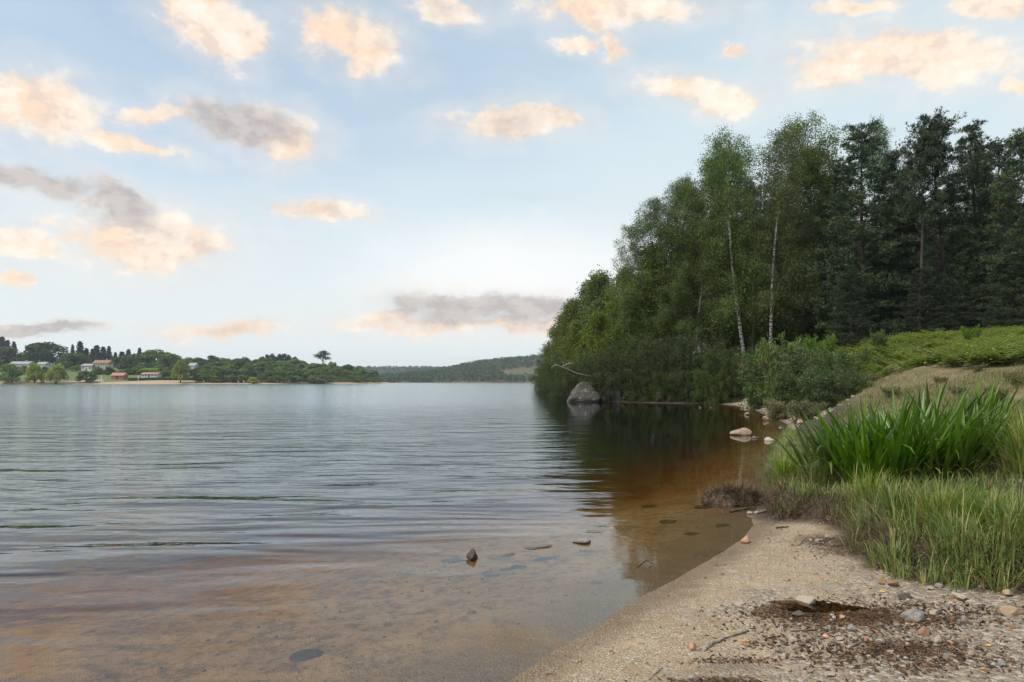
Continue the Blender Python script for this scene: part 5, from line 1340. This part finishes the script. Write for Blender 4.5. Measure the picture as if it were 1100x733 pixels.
def build_far_shore():
    rng = random.Random(9)
    for k in range(5): far_proto('round%d' % k, 501 + k, 'round')
    for k in range(2): far_proto('spire%d' % k, 511 + k, 'spire')
    far_proto('umbrella', 515, 'umbrella')
    n = 0
    front = [(13, 424, 386, 14, 'far_leaf', 'dark green round tree at the left end of the far lawn'), (37, 424, 386, 10, 'far_yellow_leaf', 'bright yellow green tree on the far lawn, left one of two'), (60, 424, 387, 12, 'far_yellow_leaf', 'lime green tree on the far lawn, right one of two'),
             (93, 430, 396, 11, 'far_dark_leaf', 'small dark tree on the lawn left of the red cabin'), (194, 441, 380, 9, 'far_yellow_leaf', 'tall pale green tree right of the low bungalow'), (50, 565, 361, 27, 'far_dark_leaf', 'huge dark domed tree on the far shore'), (4, 560, 368, 26, 'far_dark_leaf', 'dark tree at the left edge behind the white house'),
             (80, 535, 376, 20, 'far_dark_leaf', 'broad dark tree in front of the huge domed one'), (28, 560, 378, 16, 'far_dark_leaf', 'dark tree just behind the white house'), (166, 545, 371, 22, 'far_leaf', 'domed tree behind the low bungalow'), (146, 540, 376, 18, 'far_dark_leaf', 'dark tree behind the red cabin'), (130, 560, 380, 14, 'far_dark_leaf', 'dark tree behind the pale farmhouse'), (184, 540, 377, 16, 'far_leaf', 'round tree between the bungalow and the tall pale green tree'),
             (116, 485, 396, 10, 'far_leaf', 'low bushy tree behind the red cabin'), (144, 482, 395, 14, 'far_leaf', 'low bushy tree right of the red cabin'), (159, 488, 394, 14, 'far_yellow_leaf', 'light green bush over the bungalow roof'), (104, 478, 398, 9, 'far_dark_leaf', 'dark bush left of the red cabin'), (180, 478, 397, 10, 'far_leaf', 'green bush right of the bungalow')]
    for px, Y, top, hw, mat, lab in front:
        far_tree('round%d' % (n % 5), px, Y, top, hw, lab, 'trees around the far houses', mat, n * 1.1); n += 1
    for px, top in [(2, 363), (8, 361), (15, 364), (78, 369), (86, 367), (93, 369), (99, 371), (104, 369), (111, 372), (117, 373), (124, 374), (131, 375), (138, 374), (150, 374)]:
        far_tree('spire%d' % (n % 2), px, 640 + (n % 4) * 12, top + (n * 7 % 9) * .8 - 1, 6 + n * 5 % 7, 'pointed dark conifer on the skyline above the far houses', 'skyline conifers of the far shore', 'far_pine_leaf', n, None); n += 1
    for px, top in [(282, 380), (287, 377), (293, 375.5), (299, 376), (305, 376), (311, 377.5), (316, 380)]:
        far_tree('round%d' % (n % 5), px, 640, top, 6, 'dark pine in the tight group rising over the wooded far shore', 'dark pines above the wooded far shore', 'far_pine_leaf', n, None); n += 1
    far_tree('umbrella', 346.5, 640, 376, 8, 'lone umbrella shaped pine on the skyline of the wooded far shore', None, 'far_pine_leaf', .6)
    # dense wood to the right, row behind row
    skyl = lambda px: np.interp(px, [200, 220, 250, 280, 320, 340, 360, 380, 395, 405, 412], [381, 380, 381, 382, 384, 386, 387.5, 389, 391, 397, 406])
    for row, (dy, drop, hw) in enumerate([(150, 0, 11), (105, 4, 11), (66, 9, 10), (34, 14, 9), (4, 19, 7)]):
        px = 203 + row * 2.1
        while px < 409 - (4 - row) * .8:
            Yb = float(np.interp(px, [200, 300, 345, 410], [440, 462, 500, 592])) + (dy if px < 330 else dy * .55)
            top = min(float(skyl(px)) + drop + rng.uniform(-1.6, 2.4), 406.5)
            if row == 4 and px < 300: top = rng.uniform(399, 405)
            mat = rng.choice(['far_leaf', 'far_leaf', 'far_dark_leaf'])
            far_tree('round%d' % (n % 5), px, Yb, top, hw * rng.uniform(.75, 1.15), ('round tree in the top row of the dense wood on the far shore', 'round tree in the dense wood on the far shore, below its top row', 'round tree half way down the dense wood on the far shore', 'round tree in the lower half of the dense wood on the far shore', 'low tree or bush along the waterside of the far wood')[row],
                     'trees of the dense far wood', mat, n * 1.3)
            n += 1; px += hw * rng.uniform(.9, 1.35)
    for px, Y, top, hw, mat, lab in [(272, 452, 403.5, 6.5, 'far_yellow_leaf', 'light green round bush standing on the far waterline'), (234, 452, 402, 7, 'far_yellow_leaf', 'light green bush above the far sand, left of the middle'), (225, 455, 401, 7, 'far_leaf', 'mid green bush above the far sand'), (250, 458, 402, 7, 'far_leaf', 'mid green bush left of the waterline bush'), (340, 500, 405.5, 11, 'far_yellow_leaf', 'pale low bush at the foot of the far wood')]:
        far_tree('round%d' % (n % 5), px, Y, top, hw, lab, 'bushes on the far waterline', mat, n); n += 1
    for px, Y, top, hw, mat in [(70, 500, 388, 8, 'far_dark_leaf'), (26, 462, 391, 6, 'far_leaf'), (104, 470, 392, 6, 'far_leaf'), (118, 472, 392.5, 6, 'far_dark_leaf'), (48, 458, 392, 5, 'far_dark_leaf'), (82, 492, 391, 8, 'far_leaf'), (136, 505, 389, 9, 'far_dark_leaf'), (150, 500, 391, 8, 'far_leaf'), (160, 512, 388, 9, 'far_dark_leaf'), (172, 500, 390, 8, 'far_leaf'), (186, 492, 391, 8, 'far_dark_leaf'),
                                (198, 486, 389, 9, 'far_leaf'), (153, 478, 396, 8, 'far_leaf'), (134, 476, 397, 8, 'far_dark_leaf'), (176, 470, 398, 8, 'far_dark_leaf'), (190, 468, 399, 7, 'far_leaf'), (122, 474, 399, 7, 'far_dark_leaf')]:
        far_tree('round%d' % (n % 5), px, Y, top, hw, 'tree filling the slope behind the far cabin and bungalow', 'trees on the slope behind the far houses', mat, n); n += 1
    # off to the left, beyond the picture
    for px in range(-200, -5, 17):
        far_tree('round%d' % (n % 5), px, 470 + (px % 5) * 12, 372 + (px % 7) * 2, 17, 'round tree beyond the left edge of the picture', 'far trees beyond the left edge', rng.choice(['far_leaf', 'far_dark_leaf']), n); n += 1
    house('white_house', 24, 440, 20, 7.5, 2.5, 'white_wall', 'slate_roof', 'long white house behind the yellow green trees', nwin=5, base=398.5)
    house('white_house', 47, 445, 9, 7.5, 2.5, 'white_wall', 'slate_roof', 'small white house between the two yellow green trees', nwin=2, base=399, chim=False)
    house('farmhouse', 111, 468, 16, 8.5, 3.5, 'stone_wall', 'brown_roof', 'pale farmhouse with a brown roof above the red cabin', nwin=4, base=399)
    house('outbuilding', 96, 450, 11, 6, 2, 'white_wall', 'slate_roof', 'low white outbuilding left of the farmhouse', 'outbuilding', 3, base=399, chim=False)
    house('cabin', 128.5, 424, 13, 4.0, 3.0, 'red_wood', 'tile_roof', 'red brown cabin on the far shore', 'cabin', 3, depth=6, base=407.5, chim=False)
    house('bungalow', 163, 426, 17, 3.4, 1.8, 'white_wall', 'tile_roof', 'low white bungalow with an orange tiled roof', 'bungalow', 5, base=405.5, chim=False)
    house('white_house', 208, 445, 6.5, 8, 3, 'white_wall', 'slate_roof', 'white gable showing through the wood right of the tall pale tree', nwin=2, base=401, chim=False)
    def lamp(px, Y, lab):
        x = at(px, Y); z = H1(x, Y); o = empty('street_lamp', (x, Y, z)); tag(o, lab, 'street lamp', 'lamps along the far beach')
        mb = MB(); tube(mb, [(0, 0, -.3), (0, 0, 4.2)], [.12, .09], 6); mb.build('pole', M['white_paint'], o)
        mb = MB(); tube(mb, [(0, 0, 4.2), (0, 0, 4.4), (0, 0, 4.75), (0, 0, 4.85)], [.15, .38, .34, .1], 8); mb.build('lantern', M['white_paint'], o)
    lamp(15, 421, 'white lamp post below the dark round tree on the far lawn'); lamp(109, 428, 'white lamp post left of the red cabin'); lamp(148.5, 430, 'white lamp post left of the bungalow'); lamp(71, 426, 'white lamp post right of the lime green tree')
    # clipped hedge along the beach
    o = empty('hedge', tuple(G(165, 408.6))); tag(o, 'long dark clipped hedge behind the far beach', 'hedge')
    mb = MB(); r2 = np.random.default_rng(3); m = 3800
    c = np.stack([r2.uniform(-14, 32, m), r2.uniform(-1, 1.5, m), r2.uniform(0, 1.5, m)], -1); c[:, 2] += .3 * fbm(c[:, 0] * .3, c[:, 1], 3)
    c[:, 1] += c[:, 0] * .32; c[:, 2] += height(o.location.x + c[:, 0], o.location.y + c[:, 1]) - o.location.z
    ax = norm(r2.normal(0, 1, (m, 3))); diamonds(mb, c, ax, norm(np.cross(ax, r2.normal(0, 1, (m, 3)))), np.full(m, .9), np.full(m, .7)); mb.build('foliage', M['far_dark_leaf'], o)
    mb = MB()
    for k in range(14): hx, hy = -13.5 + 3.4 * k, (-13.5 + 3.4 * k) * .32; hz = H1(o.location.x + hx, o.location.y + hy) - o.location.z; tube(mb, [(hx, hy, hz - .2), (hx, hy, hz + 1.2)], [.08, .05], 4)
    mb.build('stems', M['bark'], o)
    # moored posts
    for k, (px, Y) in enumerate([(262, 446), (256, 446)]):
        x = at(px, Y); o = empty('marker_post', (x, Y, max(0, H1(x, Y)))); tag(o, ('white marker post at the water edge near the light green bush', 'white marker post left of its twin by the light green bush')[k], 'post', 'marker posts on the far sand')
        mb = MB(); tube(mb, [(0, 0, -.6), (0, 0, 2.1), (0, 0, 2.3)], [.22, .22, .05], 8); mb.build('post', M['white_paint'], o)
        mb = MB(); tube(mb, [(0, 0, .9), (0, 0, 1.3)], [.26, .26], 8); mb.build('band', M['grey_metal'], o)

def build_hill_wood():
    """Woods covering the hills at the head of the lake: one mass."""
    rng = np.random.default_rng(31)
    for nm, lab, n, yr, xr, mat, sz in [('hill_wood', 'dense dark wood covering the hill at the head of the lake', 9500, (930, 1560), (-420, 520), 'wood_leaf', 7.0), ('distant_wood', 'bluish wood on the farther hill behind the lake', 3800, (1700, 2420), (-1500, 200), 'wood_leaf', 10.0)]:
        Y = rng.uniform(*yr, n); X = rng.uniform(*xr, n)
        z, d1, d2, d3, _ = height(X, Y, True)
        field = ((X - (at(566, 1080))) / 45) ** 2 + ((Y - 1100) / 75) ** 2 < 1 + .8 * fbm(X * .02, Y * .02, 3)
        ride = (np.abs(Y - 1290 - .25 * X + 30 * fbm(X * .01, Y * 0, 8)) < 9) & (X > -60)
        k = (d3 > 4) & ~field & ~ride & (d1 < -20)
        X, Y, z = X[k], Y[k], z[k]; N = len(X)
        per = 16
        h = sz * rng.uniform(.7, 1.35, N)
        con = rng.uniform(0, 1, N) < .35 + .5 * (fbm(X * .006, Y * .006, 12) > .1)
        u = rng.uniform(0, 1, (N, per)); a = rng.uniform(0, 6.28, (N, per))
        r = np.where(con[:, None], (1 - u) * .34, np.sqrt(np.clip(1 - (u * 1.5 - .6) ** 2, 0.02, 1)) * .48) * h[:, None]
        c = np.stack([X[:, None] + r * np.cos(a), Y[:, None] + r * np.sin(a), z[:, None] + h[:, None] * (.1 + u * .95)], -1).reshape(-1, 3)
        m = len(c); ax = norm(rng.normal(0, 1, (m, 3))); ln = np.repeat(h * .36, per) * rng.uniform(.7, 1.2, m)
        mb = MB(); diamonds(mb, c, ax, norm(np.cross(ax, rng.normal(0, 1, (m, 3)))), ln, ln * .8)
        o = mb.build(nm, M[mat]); tag(o, lab, 'wood', kind='stuff')

HAZE = .00015
def build_haze():
    m, t = new_mat('haze')
    o_ = t.n('ShaderNodeOutputMaterial')
    pv = t.n('ShaderNodeVolumePrincipled', ins={'Color': (.80, .88, .95), 'Density': HAZE, 'Anisotropy': .2})
    t.t.links.new(pv.outputs[0], o_.inputs['Volume'])
    m.cycles.homogeneous_volume = True
    mb = MB(); box(mb, -2960, 2960, -2960, 2960, -7.0, 92.0)
    o = mb.build('haze', m, smooth=False); tag(o, kind='stuff')
build_ground()
build_water()
build_protos()
build_wood()
build_far_shore()
build_hill_wood()
build_grass()
build_iris()
build_rocks()
build_debris()
if HAZE: build_haze()
